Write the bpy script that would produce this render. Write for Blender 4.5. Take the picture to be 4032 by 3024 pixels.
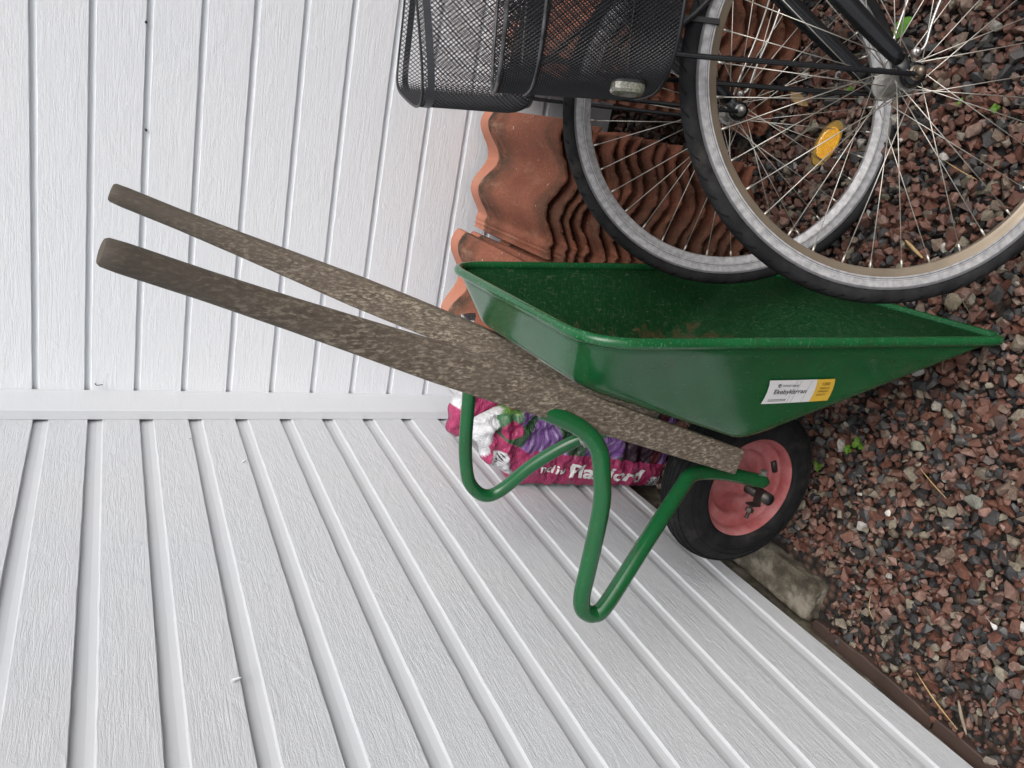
import bpy, bmesh, math, random
import numpy as np
from mathutils import Vector, Matrix
random.seed(7); rng = np.random.default_rng(11)
for o in list(bpy.data.objects): bpy.data.objects.remove(o)
SC = bpy.context.scene
COL = SC.collection
# ---------------------------------------------------------------- camera
CAMLOC = Vector((0.93618, -2.24832, 1.41))
cr = Vector((0.92912, 0.36931, 0.01859)); cd = Vector((0.18342, -0.41663, -0.89038)); cf = Vector((-0.32108, 0.83068, -0.45483))
cam_d = bpy.data.cameras.new('camera'); cam = bpy.data.objects.new('camera', cam_d); COL.objects.link(cam)
cam.matrix_world = Matrix(((cd.x, cr.x, -cf.x, CAMLOC.x), (cd.y, cr.y, -cf.y, CAMLOC.y), (cd.z, cr.z, -cf.z, CAMLOC.z), (0, 0, 0, 1)))
cam_d.sensor_width = 36; cam_d.lens = 28.125; cam_d.clip_start = 0.02; cam_d.clip_end = 500
SC.camera = cam
# ---------------------------------------------------------------- sky and sun (overcast)
SUN_EL, SUN_AZ = math.radians(50), math.radians(128)   # azimuth clockwise from +Y
W = bpy.data.worlds.new('World'); SC.world = W; W.use_nodes = True
nt = W.node_tree; nt.nodes.clear()
sky = nt.nodes.new('ShaderNodeTexSky'); sky.sky_type = 'NISHITA'; sky.sun_disc = False
sky.sun_elevation = SUN_EL; sky.sun_rotation = SUN_AZ; sky.air_density = 1.0; sky.dust_density = 6.0; sky.ozone_density = 1.0
hs = nt.nodes.new('ShaderNodeHueSaturation'); hs.inputs['Saturation'].default_value = 0.5
bg = nt.nodes.new('ShaderNodeBackground'); bg.inputs['Strength'].default_value = 0.15
wo = nt.nodes.new('ShaderNodeOutputWorld')
nt.links.new(sky.outputs[0], hs.inputs['Color']); nt.links.new(hs.outputs[0], bg.inputs[0]); nt.links.new(bg.outputs[0], wo.inputs[0])
sd = bpy.data.lights.new('sun', 'SUN'); sd.energy = 1.0; sd.angle = math.radians(60); sd.color = (1, 1, .995)
sun = bpy.data.objects.new('sun', sd); COL.objects.link(sun)
dv = Vector((math.sin(SUN_AZ) * math.cos(SUN_EL), math.cos(SUN_AZ) * math.cos(SUN_EL), math.sin(SUN_EL)))
sun.rotation_euler = dv.to_track_quat('Z', 'Y').to_euler(); sun.location = dv * 20
SC.view_settings.view_transform = 'Standard'; SC.view_settings.look = 'None'; SC.view_settings.gamma = 1
SC.view_settings.exposure = 0.12
SC.render.engine = 'CYCLES'
# ---------------------------------------------------------------- helpers
def finish(o, parent=None, **tags):
    COL.objects.link(o)
    if parent is not None: o.parent = parent
    if parent is None and 'label' in tags and 'kind' not in tags: o['kind'] = 'thing'
    for k, v in tags.items():
        if v is not None: o[k] = v
    return o
def obj(name, verts, faces, mat, parent=None, smooth=True, fmat=None, **tags):
    me = bpy.data.meshes.new(name); me.from_pydata([tuple(v) for v in verts], [], [tuple(f) for f in faces]); me.update()
    mats = mat if isinstance(mat, (list, tuple)) else [mat]
    for m in mats: me.materials.append(m)
    if fmat is not None: me.polygons.foreach_set('material_index', np.array(fmat, dtype=np.int32))
    me.polygons.foreach_set('use_smooth', np.full(len(me.polygons), smooth))
    o = bpy.data.objects.new(name, me)
    return finish(o, parent, **tags)
def empty(name, M, **tags):
    o = bpy.data.objects.new(name, None); o.empty_display_size = .05; o.matrix_world = M
    return finish(o, None, **tags)
def smooth_angle(o, deg=35):
    for p in o.data.polygons: p.use_smooth = True
    o.data.set_sharp_from_angle(angle=math.radians(deg)); return o
class MB:
    def __init__(s): s.v = []; s.f = []; s.m = []
    def add(s, V, F, m=0):
        n = len(s.v); s.v += [tuple(x) for x in V]; s.f += [tuple(i + n for i in f) for f in F]; s.m += [m] * len(F)
    def box(s, c, h, m=0, M=None):
        V = [Vector((c[0] + h[0] * x, c[1] + h[1] * y, c[2] + h[2] * z)) for x in (-1, 1) for y in (-1, 1) for z in (-1, 1)]
        if M is not None: V = [M @ v for v in V]
        s.add(V, [(0, 1, 3, 2), (4, 6, 7, 5), (0, 4, 5, 1), (2, 3, 7, 6), (0, 2, 6, 4), (1, 5, 7, 3)], m)
    def tube(s, pts, r, n=12, m=0, closed=False, caps=True, sx=1.0, up=None):
        V, F = sweep(pts, r, n, closed, caps, sx, up); s.add(V, F, m)
    def cyl(s, a, b, r, n=20, m=0, r2=None):
        s.tube([a, b], [r, r if r2 is None else r2], n, m)
    def build(s, name, mat, parent=None, smooth=True, **t):
        o = obj(name, s.v, s.f, mat, parent, smooth, s.m if isinstance(mat, (list, tuple)) else None, **t)
        return o
def catmull(P, k=6, closed=False):
    P = [Vector(p) for p in P]; n = len(P); out = []
    for i in range(n if closed else n - 1):
        p0 = P[(i - 1) % n] if (closed or i > 0) else P[0] * 2 - P[1]
        p1 = P[i]; p2 = P[(i + 1) % n]
        p3 = P[(i + 2) % n] if (closed or i + 2 < n) else P[-1] * 2 - P[-2]
        for j in range(k):
            t = j / k
            out.append(0.5 * ((2 * p1) + (p2 - p0) * t + (2 * p0 - 5 * p1 + 4 * p2 - p3) * t * t + (3 * p1 - p0 - 3 * p2 + p3) * t ** 3))
    if not closed: out.append(P[-1])
    return out
def sweep(pts, r, n=12, closed=False, caps=True, sx=1.0, up=None, prof=None):
    P = [Vector(p) for p in pts]; N = len(P)
    R = r if isinstance(r, (list, tuple)) else [r] * N
    T = []
    for i in range(N):
        a = P[(i - 1) % N] if closed or i > 0 else P[i]; b = P[(i + 1) % N] if closed or i < N - 1 else P[i]
        T.append((b - a).normalized())
    u = Vector(up) if up else (Vector((0, 0, 1)) if abs(T[0].z) < .9 else Vector((1, 0, 0)))
    u = (u - T[0] * u.dot(T[0])).normalized()
    V = []; F = []
    for i in range(N):
        u = (u - T[i] * u.dot(T[i])).normalized(); w = T[i].cross(u)
        if prof is not None:
            for (a, b) in prof(i): V.append(P[i] + u * a + w * b)
        else:
            for j in range(n):
                t = 2 * math.pi * j / n; V.append(P[i] + u * math.cos(t) * R[i] + w * math.sin(t) * R[i] * sx)
    if prof is not None: n = len(V) // N
    for i in range(N if closed else N - 1):
        for j in range(n):
            a = i * n + j; b = i * n + (j + 1) % n; c = ((i + 1) % N) * n + (j + 1) % n; d = ((i + 1) % N) * n + j
            F.append((a, b, c, d))
    if caps and not closed:
        F.append(tuple(range(n - 1, -1, -1))); F.append(tuple((N - 1) * n + j for j in range(n)))
    return V, F
def lathe(prof, n=48, axis='y', closed=True):
    """prof: list of (radius, axial). rotated about local Y axis"""
    V = []; F = []; m = len(prof)
    for i in range(n):
        t = 2 * math.pi * i / n
        for (r, a) in prof: V.append((r * math.cos(t), a, r * math.sin(t)))
    for i in range(n):
        k = (i + 1) % n
        for j in range(m if closed else m - 1):
            l = (j + 1) % m
            F.append((i * m + j, k * m + j, k * m + l, i * m + l))
    return V, F
def shift(V, d): return [(v[0] + d[0], v[1] + d[1], v[2] + d[2]) for v in V]
# ---------------------------------------------------------------- materials
def newmat(name):
    m = bpy.data.materials.new(name); m.use_nodes = True; t = m.node_tree; b = t.nodes['Principled BSDF']; return m, t, b
def N(t, typ, **kw):
    n = t.nodes.new(typ)
    for k, v in kw.items():
        if k in n.inputs: n.inputs[k].default_value = v
        else: setattr(n, k, v)
    return n
def coords(t, scale=(1, 1, 1), kind='Object', rot=(0, 0, 0)):
    tc = t.nodes.new('ShaderNodeTexCoord'); mp = t.nodes.new('ShaderNodeMapping'); mp.inputs['Scale'].default_value = scale; mp.inputs['Rotation'].default_value = rot
    t.links.new(tc.outputs[kind], mp.inputs[0]); return mp.outputs[0]
def noise(t, vec, scale=5, detail=6, rough=.55, dist=0):
    n = t.nodes.new('ShaderNodeTexNoise'); n.inputs['Scale'].default_value = scale; n.inputs['Detail'].default_value = detail
    n.inputs['Roughness'].default_value = rough; n.inputs['Distortion'].default_value = dist; t.links.new(vec, n.inputs['Vector']); return n.outputs['Fac']
def ramp(t, fac, stops, interp='LINEAR'):
    r = t.nodes.new('ShaderNodeValToRGB'); r.color_ramp.interpolation = interp; e = r.color_ramp.elements
    e.remove(e[1]); cc = lambda c: (c, c, c, 1) if isinstance(c, (int, float)) else (*c, 1)
    e[0].position = stops[0][0]; e[0].color = cc(stops[0][1])
    for p, c in stops[1:]: x = e.new(p); x.color = cc(c)
    t.links.new(fac, r.inputs[0]); return r.outputs['Color']
def mix(t, f, a, b, mode='MIX'):
    m = t.nodes.new('ShaderNodeMix'); m.data_type = 'RGBA'; m.blend_type = mode
    for s, v in ((0, f), (6, a), (7, b)):
        if isinstance(v, bpy.types.NodeSocket): t.links.new(v, m.inputs[s])
        elif isinstance(v, (int, float)): m.inputs[s].default_value = v if s == 0 else (v, v, v, 1)
        else: m.inputs[s].default_value = (*v, 1)
    return m.outputs[2]
def math_(t, op, a, b=0.0, c=None):
    m = t.nodes.new('ShaderNodeMath'); m.operation = op
    for i, v in enumerate((a, b) if c is None else (a, b, c)):
        if isinstance(v, bpy.types.NodeSocket): t.links.new(v, m.inputs[i])
        else: m.inputs[i].default_value = v
    return m.outputs[0]
def bump(t, b, h, strength=.3, dist=.01):
    n = t.nodes.new('ShaderNodeBump'); n.inputs['Strength'].default_value = strength; n.inputs['Distance'].default_value = dist
    t.links.new(h, n.inputs['Height']); t.links.new(n.outputs[0], b.inputs['Normal']); return n
def setc(t, b, col, rough=None, metal=None, spec=None):
    if isinstance(col, bpy.types.NodeSocket): t.links.new(col, b.inputs['Base Color'])
    else: b.inputs['Base Color'].default_value = (*col, 1)
    if rough is not None:
        if isinstance(rough, bpy.types.NodeSocket): t.links.new(rough, b.inputs['Roughness'])
        else: b.inputs['Roughness'].default_value = rough
    if metal is not None: b.inputs['Metallic'].default_value = metal
    if spec is not None: b.inputs['Specular IOR Level'].default_value = spec
def plain(name, col, rough=.5, metal=0, nscale=40, var=.15, bmp=.05, bdist=.001):
    m, t, b = newmat(name); v = coords(t); f = noise(t, v, nscale, 5)
    c = ramp(t, f, [(.3, tuple(x * (1 - var) for x in col)), (.7, tuple(min(1, x * (1 + var)) for x in col))])
    setc(t, b, c, rough, metal); bump(t, b, f, bmp, bdist); return m
def wallmat(name, along, rough=.42, strong=1.0, grain=True, base=.83):
    m, t, b = newmat(name)
    sc = (3, 1, 40) if along == 'x' else (1, 3, 40)
    v = coords(t, sc); v2 = coords(t)
    big = noise(t, v2, 2.2, 3)
    c = ramp(t, big, [(.3, (base * .905, base * .95, base)), (.7, (base * .93, base * .965, base))])
    fine = noise(t, v2, 160, 4)
    if grain:
        g = noise(t, v, 4.2, 7, .66, .9)
        warp = noise(t, coords(t, (5, 5, 9)), 1.6, 3, .5, 2.0)
        h = math_(t, 'ADD', g, math_(t, 'MULTIPLY', noise(t, coords(t, (26, 26, 60)), 7, 5, .7, 1.2), .7))
        h = math_(t, 'MULTIPLY', h, math_(t, 'ADD', .35, warp))
        h = math_(t, 'ADD', h, math_(t, 'MULTIPLY', fine, .18))
        blob = ramp(t, noise(t, coords(t, (11, 11, 14)), 2, 1), [(.70, 0.0), (.76, 1.0)]); h = math_(t, 'ADD', h, math_(t, 'MULTIPLY', blob, .25))
        bump(t, b, h, .5 * strong, .0048)
        spots = ramp(t, noise(t, coords(t, (9, 9, 14)), 3, 2), [(.79, 0.0), (.83, .25)])
        c = mix(t, spots, c, (.55, .54, .52))
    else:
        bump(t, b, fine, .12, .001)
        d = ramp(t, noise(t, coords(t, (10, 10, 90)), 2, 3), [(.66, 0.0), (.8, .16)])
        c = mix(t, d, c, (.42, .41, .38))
    setc(t, b, c, rough, 0, .45); return m
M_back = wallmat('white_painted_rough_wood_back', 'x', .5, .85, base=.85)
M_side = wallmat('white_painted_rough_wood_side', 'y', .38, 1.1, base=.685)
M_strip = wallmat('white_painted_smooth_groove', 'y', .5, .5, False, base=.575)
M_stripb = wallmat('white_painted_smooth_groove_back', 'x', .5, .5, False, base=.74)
M_trim = wallmat('white_painted_trim', 'x', .5, .35, True, base=.70)
def greenmat(name, dirty):
    m, t, b = newmat(name); v = coords(t)
    f = noise(t, v, 6, 4); base = ramp(t, f, [(.35, (.006, .082, .024)), (.65, (.009, .106, .033))])
    sp = noise(t, coords(t, (60, 60, 14), rot=(.3, .5, .2)), 4, 6, .75)
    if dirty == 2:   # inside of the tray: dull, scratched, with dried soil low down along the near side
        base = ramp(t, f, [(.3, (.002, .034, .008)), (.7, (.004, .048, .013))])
        scr = noise(t, coords(t, (18, 18, 120), rot=(0.2, .9, .4)), 3, 8, .8)
        base = mix(t, ramp(t, scr, [(.52, 0.0), (.62, .45)]), base, (.06, .12, .065))
        fl = noise(t, coords(t, (34, 34, 9), rot=(.5, .9, .9)), 3, 5, .7, 3.0); base = mix(t, ramp(t, fl, [(.60, 0.0), (.63, .55)]), base, (.12, .15, .10))
        soil = noise(t, v, 13, 9, .72)
        sep = t.nodes.new('ShaderNodeSeparateXYZ'); t.links.new(v, sep.inputs[0])
        lowm = math_(t, 'MULTIPLY', math_(t, 'SUBTRACT', .268, sep.outputs[0]), 2.4)      # settles towards the floor of the tray
        fm = math_(t, 'ADD', soil, math_(t, 'MINIMUM', math_(t, 'MAXIMUM', lowm, -.3), .15))
        base = mix(t, ramp(t, fm, [(.53, 0.0), (.66, .85)]), base, (.10, .055, .028))
        setc(t, b, base, .5, 0, .3); bump(t, b, soil, .25, .001)
        rn = ramp(t, noise(t, coords(t, (40, 40, 14)), 5, 5), [(.35, .34), (.7, .62)]); t.links.new(rn, b.inputs['Roughness'])
    else:
        chips = ramp(t, noise(t, coords(t, (30, 30, 90)), 5, 3), [((.68 if dirty == 0 else .61), 0.0), ((.71 if dirty == 0 else .65), .5)])
        base = mix(t, chips, base, (.10, .25, .14))
        dirt = ramp(t, noise(t, coords(t, (4, 4, 22)), 5, 7, .7), [(.52, 0.0), (.68, .45)])
        base = mix(t, dirt, base, (.03, .055, .022))
        setc(t, b, base, .16, 0, .5)
        b.inputs['Coat Weight'].default_value = .10; b.inputs['Coat Roughness'].default_value = .06
        rr = ramp(t, sp, [(.4, .12), (.75, .34)]); t.links.new(rr, b.inputs['Roughness'])
        bump(t, b, noise(t, v, 9, 3), .12, .006)
    return m
M_greenrim = greenmat('green_enamel_worn', 1); M_green = greenmat('green_enamel', 0); M_greenin = greenmat('green_enamel_inside', 2)
def woodmat():
    m, t, b = newmat('weathered_handle_wood')
    v = coords(t, (78, 78, 26)); v1 = coords(t)
    f = noise(t, v, 3.2, 5, .62, .3)
    c = ramp(t, f, [(.36, (.085, .066, .050)), (.46, (.155, .125, .096)), (.53, (.19, .158, .122)), (.57, (.34, .29, .225)), (.66, (.43, .375, .295))])
    g = noise(t, coords(t, (150, 150, 5)), 2.4, 6, .7)
    c = mix(t, ramp(t, g, [(.48, 0.0), (.60, .55)]), c, (.095, .078, .062))
    sep = t.nodes.new('ShaderNodeSeparateXYZ'); t.links.new(v1, sep.inputs[0])
    grip = math_(t, 'MULTIPLY', math_(t, 'SUBTRACT', sep.outputs[2], .95), 2.2)
    grip = math_(t, 'MINIMUM', math_(t, 'MAXIMUM', grip, 0.0), .88)
    c = mix(t, ramp(t, noise(t, coords(t, (14, 14, 4)), 3, 4), [(.4, 0.0), (.65, .55)]), c, (.15, .122, .095)); c = mix(t, grip, c, (.075, .064, .053))
    setc(t, b, c, .75, 0, .3); bump(t, b, math_(t, 'ADD', f, g), .35, .0012); return m
M_wood = woodmat()
def rubbermat(name, col=.018, tread=False):
    m, t, b = newmat(name); v = coords(t); f = noise(t, v, 26, 6, .65)
    c = ramp(t, f, [(.4, (col * .7, col * .76, col * .85)), (.66, (col * 1.7, col * 1.75, col * 1.85))])
    dust = ramp(t, noise(t, v, 9, 8, .75), [(.54, 0.0), (.7, .35)])
    c = mix(t, dust, c, (.10, .09, .075)); setc(t, b, c, .8, 0, .22); bump(t, b, noise(t, v, 180, 3), .2, .0008); return m
M_tyre = rubbermat('bike_tyre_rubber', .020); M_wtyre = rubbermat('barrow_tyre_rubber', .010)
M_rim = plain('worn_rim_brake_face', (.40, .40, .41), .5, .35, 90, .3, .3, .0008)
t_ = M_rim.node_tree; b_ = t_.nodes['Principled BSDF']; sp_ = t_.nodes.new('ShaderNodeSeparateXYZ'); t_.links.new(coords(t_), sp_.inputs[0])
r_ = math_(t_, 'SQRT', math_(t_, 'ADD', math_(t_, 'POWER', sp_.outputs[0], 2.0), math_(t_, 'POWER', sp_.outputs[2], 2.0)))
ln_ = ramp(t_, math_(t_, 'MULTIPLY', math_(t_, 'SUBTRACT', r_, .303), 50.0), [(0.0, 0.0), (.06, .0), (.08, .75), (.13, .75), (.15, 0.0), (.22, 0.0), (.24, .5), (.26, .5), (.28, 0.0), (.74, 0), (.8, .7), (.9, .8)])
old_ = b_.inputs['Base Color'].links[0].from_socket; t_.links.new(mix(t_, ln_, old_, (.06, .06, .07)), b_.inputs['Base Color'])
M_rimch = plain('champagne_rim', (.30, .25, .19), .38, .6, 30, .12, .05)
M_alu = plain('aluminium', (.48, .47, .45), .35, .8, 60, .15)
M_spoke = plain('spoke_steel', (.50, .48, .43), .35, .7, 40, .12)
M_nut = plain('tarnished_nut', (.22, .18, .14), .4, .8, 50, .4)
M_rust = plain('rusty_steel', (.10, .05, .03), .7, .3, 60, .4, .3)
M_darkmet = plain('oily_dark_steel', (.055, .047, .042), .35, .6, 40, .5, .2)
M_blk = plain('black_gloss_paint', (.009, .010, .012), .26, 0, 14, .3, .06, .0008)
M_mesh = plain('black_coated_mesh', (.014, .015, .018), .42, .1, 40, .3)
M_band = plain('black_coated_band', (.030, .033, .038), .45, .1, 20, .25)
M_worn = plain('worn_basket_wire', (.07, .072, .075), .5, .2, 45, .8)
M_plast = plain('black_plastic', (.012, .012, .013), .5, 0, 40, .2)
def pinkrim():
    m, t, b = newmat('faded_red_wheel_rim'); v = coords(t); f = noise(t, v, 14, 6, .65)
    c = ramp(t, f, [(.35, (.28, .060, .062)), (.5, (.37, .115, .118)), (.65, (.45, .19, .19))])
    d = ramp(t, noise(t, v, 30, 7, .75), [(.54, 0.0), (.68, .5)]); c = mix(t, d, c, (.20, .05, .045)); setc(t, b, c, .5, 0, .35); bump(t, b, f, .1, .001); return m
M_prim = pinkrim()
def reflmat(name, col, em):
    m, t, b = newmat(name); vo = N(t, 'ShaderNodeTexVoronoi', Scale=330.0); t.links.new(coords(t), vo.inputs['Vector'])
    c = ramp(t, vo.outputs['Distance'], [(.0, tuple(min(1, x * 1.5) for x in col)), (.6, tuple(x * .8 for x in col))])
    setc(t, b, c, .12, 0, .6); b.inputs['Coat Weight'].default_value = .6; bump(t, b, vo.outputs['Distance'], .5, .001); return m
M_orange = reflmat('amber_reflector_prisms', (1.0, .42, .0), 0); M_orangebody = plain('amber_plastic', (.33, .20, .035), .3, 0, 30, .15)
M_clear = reflmat('clear_reflector_prisms', (.16, .165, .13), 0)
def tilemat():
    m, t, b = newmat('terracotta_tile'); v = coords(t); sep = t.nodes.new('ShaderNodeSeparateXYZ'); t.links.new(v, sep.inputs[0])
    f = noise(t, v, 7, 5); c = ramp(t, f, [(.35, (.225, .080, .048)), (.65, (.32, .122, .073))])
    gr = noise(t, v, 220, 3, .6); c = mix(t, ramp(t, gr, [(.42, 0.0), (.6, .5)]), c, (.12, .046, .028))
    # old weathering: dark growth in bands just below the covered head and at the tail
    yy = math_(t, 'ADD', sep.outputs[1], math_(t, 'MULTIPLY', math_(t, 'SUBTRACT', noise(t, v, 10, 5), .5), .05))
    yw = math_(t, 'ADD', yy, math_(t, 'MULTIPLY', sep.outputs[2], -.75))
    band = ramp(t, yw, [(0.0, .6), (.035, .5), (.055, .08), (.10, 0.0), (.25, 0.0), (.32, .55), (.37, .95), (.400, .95), (.405, 0.0)])
    patch = ramp(t, noise(t, v, 12, 7, .7), [(.40, .25), (.54, 1.0)])
    msk = mix(t, 1.0, band, patch, 'MULTIPLY'); c = mix(t, msk, c, (.045, .034, .022))
    head = ramp(t, yw, [(.398, 0.0), (.406, 1.0)]); c = mix(t, head, c, ramp(t, f, [(.3, (.42, .17, .105)), (.7, (.50, .23, .16))]))
    lime = ramp(t, noise(t, v, 60, 2, .5), [(.74, 0.0), (.77, .7)]); c = mix(t, lime, c, (.55, .5, .42))
    pale = ramp(t, noise(t, coords(t, (1, .35, 1)), 22, 7, .8), [(.54, 0.0), (.68, .4)]); c = mix(t, pale, c, (.40, .26, .18))
    oi = t.nodes.new('ShaderNodeObjectInfo'); c = mix(t, 1.0, c, ramp(t, oi.outputs['Random'], [(0.0, (.72, .70, .70)), (.5, (.95, .92, .92)), (1.0, (1.12, 1.05, 1.0))]), 'MULTIPLY')
    setc(t, b, c, .8, 0, .25); bump(t, b, math_(t, 'ADD', math_(t, 'MULTIPLY', gr, .6), noise(t, v, 38, 5)), .9, .0035); return m
M_tile = tilemat()
def concmat():
    m, t, b = newmat('mossy_concrete'); v = coords(t); f = noise(t, v, 16, 8, .7)
    c = ramp(t, f, [(.40, (.045, .038, .026)), (.52, (.105, .092, .068)), (.64, (.22, .20, .16))])
    ms = ramp(t, noise(t, v, 5, 5), [(.5, 0.0), (.7, .55)]); c = mix(t, ms, c, (.06, .06, .025)); setc(t, b, c, .9); bump(t, b, f, .6, .006); return m
M_conc = concmat()
M_brown = plain('brown_painted_board', (.055, .033, .026), .7, 0, 10, .2, .1)
def gravelmat():
    m, t, b = newmat('gravel_stones'); a = t.nodes.new('ShaderNodeAttribute'); a.attribute_name = 'tint'
    sep = t.nodes.new('ShaderNodeSeparateColor'); t.links.new(a.outputs['Color'], sep.inputs[0])
    v = coords(t)
    c = ramp(t, sep.outputs[0], [(0, (.020, .022, .024)), (.12, (.045, .048, .05)), (.22, (.085, .085, .082)), (.29, (.10, .042, .030)), (.52, (.16, .068, .046)), (.66, (.20, .098, .072)), (.80, (.235, .145, .115)), (.9, (.17, .14, .105)), (.985, (.27, .24, .18)), (1.0, (.6, .58, .55))], 'LINEAR')
    f = noise(t, v, 150, 5, .65); c = mix(t, ramp(t, f, [(.35, .5), (.65, 0.0)]), c, (.03, .02, .017), 'MIX')
    veins = ramp(t, noise(t, coords(t, (1, 2.5, 1.4)), 90, 6, .8), [(.6, 0.0), (.72, .35)]); c = mix(t, veins, c, (.30, .25, .22))
    wet = ramp(t, sep.outputs[1], [(0, .34), (1, .68)]); setc(t, b, c, wet, 0, .42); bump(t, b, f, .45, .0016); return m
M_grav = gravelmat()
def groundmat():
    m, t, b = newmat('gravel_bed'); v = coords(t); vo = N(t, 'ShaderNodeTexVoronoi', Scale=55.0); t.links.new(v, vo.inputs['Vector'])
    sep = t.nodes.new('ShaderNodeSeparateColor'); t.links.new(vo.outputs['Color'], sep.inputs[0])
    c = ramp(t, sep.outputs[0], [(0, (.02, .022, .024)), (.4, (.04, .038, .036)), (.6, (.09, .045, .032)), (1, (.13, .08, .06))])
    c = mix(t, ramp(t, vo.outputs['Distance'], [(.2, 0.0), (.7, 1.0)]), c, (.012, .009, .007)); setc(t, b, c, .85)
    bump(t, b, math_(t, 'MULTIPLY', vo.outputs['Distance'], -1.0), .8, .01); return m
M_ground = groundmat()
# ---------------------------------------------------------------- setting: ground
g = MB(); R = 120.0
xs = [-R, -3, -.01, 2.4, 6, R]; ys = [-R, -6, -3, .0, 3, R]
V = [(x, y, -.022) for x in xs for y in ys]; F = [(i * 6 + j, (i + 1) * 6 + j, (i + 1) * 6 + j + 1, i * 6 + j + 1) for i in range(5) for j in range(5)]
obj('ground', V, F, M_ground, None, False, kind='structure')
# gravel: thousands of angular chips
def stone_variants(k=14):
    out = []
    for i in range(k):
        bm = bmesh.new(); r = random.Random(100 + i)
        for _ in range(15):
            v = Vector((r.gauss(0, 1), r.gauss(0, 1), r.gauss(0, 1))).normalized() * r.uniform(.78, 1.1)
            bm.verts.new((v.x * 1.0, v.y * r.uniform(.7, .9), v.z * .62))
        res = bmesh.ops.convex_hull(bm, input=bm.verts)
        bmesh.ops.delete(bm, geom=[e for e in res['geom_interior'] if isinstance(e, bmesh.types.BMVert)], context='VERTS')
        bmesh.ops.triangulate(bm, faces=bm.faces)
        bm.verts.ensure_lookup_table(); bm.verts.index_update()
        out.append((np.array([v.co[:] for v in bm.verts]), np.array([[v.index for v in f.verts] for f in bm.faces]))); bm.free()
    return out
def build_gravel():
    var = stone_variants(); VV = []; FF = []; CC = []; off = 0
    pts = []
    sp = .0172
    for lay, zz in ((0, -.014), (1, -.004)):
        y = -2.75
        row = 0
        while y < .0:
            x = .0 + (row % 2) * sp * .5
            while x < 2.3:
                far = (x > 1.55 or y < -2.2)
                if not (far and (random.random() < .45)):
                    pts.append((x + random.gauss(0, .0042), y + random.gauss(0, .0042), zz + random.uniform(-.004, .005), lay))
                x += sp
            y += sp * .9; row += 1
    for (x, y, z, lay) in pts:
        if x < .010 and y > -2.7 and random.random() < .3: continue
        if lay and random.random() < .22: continue
        # thinner cover where bare soil shows along the wall foot
        if lay and x < .07 and -1.95 < y < -1.35 and random.random() < .65: continue
        if -.02 < x < .12 and -1.27 < y < -.9: continue
        v, f = var[random.randrange(len(var))]
        s = .0118 * math.exp(random.gauss(0, .32)); s = min(s, .021)
        if x < .1 and y < -1.2: s *= .8
        q = Matrix.Rotation(random.uniform(0, 6.28), 3, 'Z') @ Matrix.Rotation(random.gauss(0, .45), 3, 'X') @ Matrix.Rotation(random.gauss(0, .45), 3, 'Y')
        q = np.array(q)
        VV.append((v * s * np.array([1, random.uniform(.75, 1.05), random.uniform(.8, 1.2)])) @ q.T + np.array([x, y, z])); FF.append(f + off); off += len(v)
        CC.append(np.tile(np.array([random.random(), random.random(), 0, 1.0]), (len(v), 1)))
    VV = np.vstack(VV); FF = np.vstack(FF); CC = np.vstack(CC)
    me = bpy.data.meshes.new('gravel'); me.vertices.add(len(VV)); me.vertices.foreach_set('co', VV.astype(np.float32).ravel())
    me.loops.add(FF.size); me.loops.foreach_set('vertex_index', FF.astype(np.int32).ravel())
    me.polygons.add(len(FF)); me.polygons.foreach_set('loop_start', np.arange(0, FF.size, 3, dtype=np.int32))
    me.polygons.foreach_set('loop_total', np.full(len(FF), 3, dtype=np.int32)); me.update(calc_edges=True); me.validate()
    ca = me.color_attributes.new('tint', 'FLOAT_COLOR', 'POINT'); ca.data.foreach_set('color', CC.astype(np.float32).ravel())
    me.materials.append(M_grav); me.polygons.foreach_set('use_smooth', np.zeros(len(FF), dtype=bool))
    o = bpy.data.objects.new('gravel', me)
    finish(o, kind='stuff', label='reddish and dark grey crushed stone gravel covering the ground', category='gravel')
build_gravel()
# ---------------------------------------------------------------- walls
def cladding(name, fn, length, z0, z1, ks, pitch, ztop0, gh, depth, mats, parent, zbot):
    """horizontal boards; fn(s, d, z) -> world, s along the wall, d out of the wall. Groove: step in at its top edge, slopes back out to the next board"""
    rows = []   # (z, d, matIndexBelow)
    z = z1; rows.append((z1, 0.0, 0)); 
    for k in ks:
        zt = ztop0 - k * pitch
        rows += [(zt + .0012, 0.0, 0), (zt, -.0012, 1), (zt - .0005, -depth, 1), (zt - gh * .25, -depth * .97, 1), (zt - gh * .6, -depth * .93, 1), (zt - gh * .94, -depth * .62, 1), (zt - gh, -.0012, 0), (zt - gh - .0010, 0.0, 0)]
    rows.append((z0, 0.0, 0)); rows.append((z0, -.02, 0))
    ns = int(length / .04); V = []; F = []; fm = []
    r = random.Random(5)
    for i in range(ns + 1):
        s = length * i / ns; wob = 0
        for j, (z, d, m) in enumerate(rows):
            zz = z + (r.gauss(0, .0004) if 0 < j < len(rows) - 2 else 0)
            if j >= len(rows) - 2: zz = zbot(s)
            V.append(fn(s, d, zz))
    n = len(rows)
    for i in range(ns):
        for j in range(n - 1):
            F.append((i * n + j, i * n + j + 1, (i + 1) * n + j + 1, (i + 1) * n + j)); fm.append(rows[j][2])
    o = obj(name, V, F, mats, parent, False, fm); return o
Tid = Matrix.Identity(4)
wall_side = empty('side_wall', Matrix.Translation((0, -2, 0)), label='white wall of smooth grooved horizontal boards running towards the viewer beside the wheelbarrow wheel', category='wall')
wall_back = empty('back_wall', Matrix.Translation((1.5, 0, 0)), label='white wall of narrow grooved horizontal boards behind the tiles and bicycles', category='wall')
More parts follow.
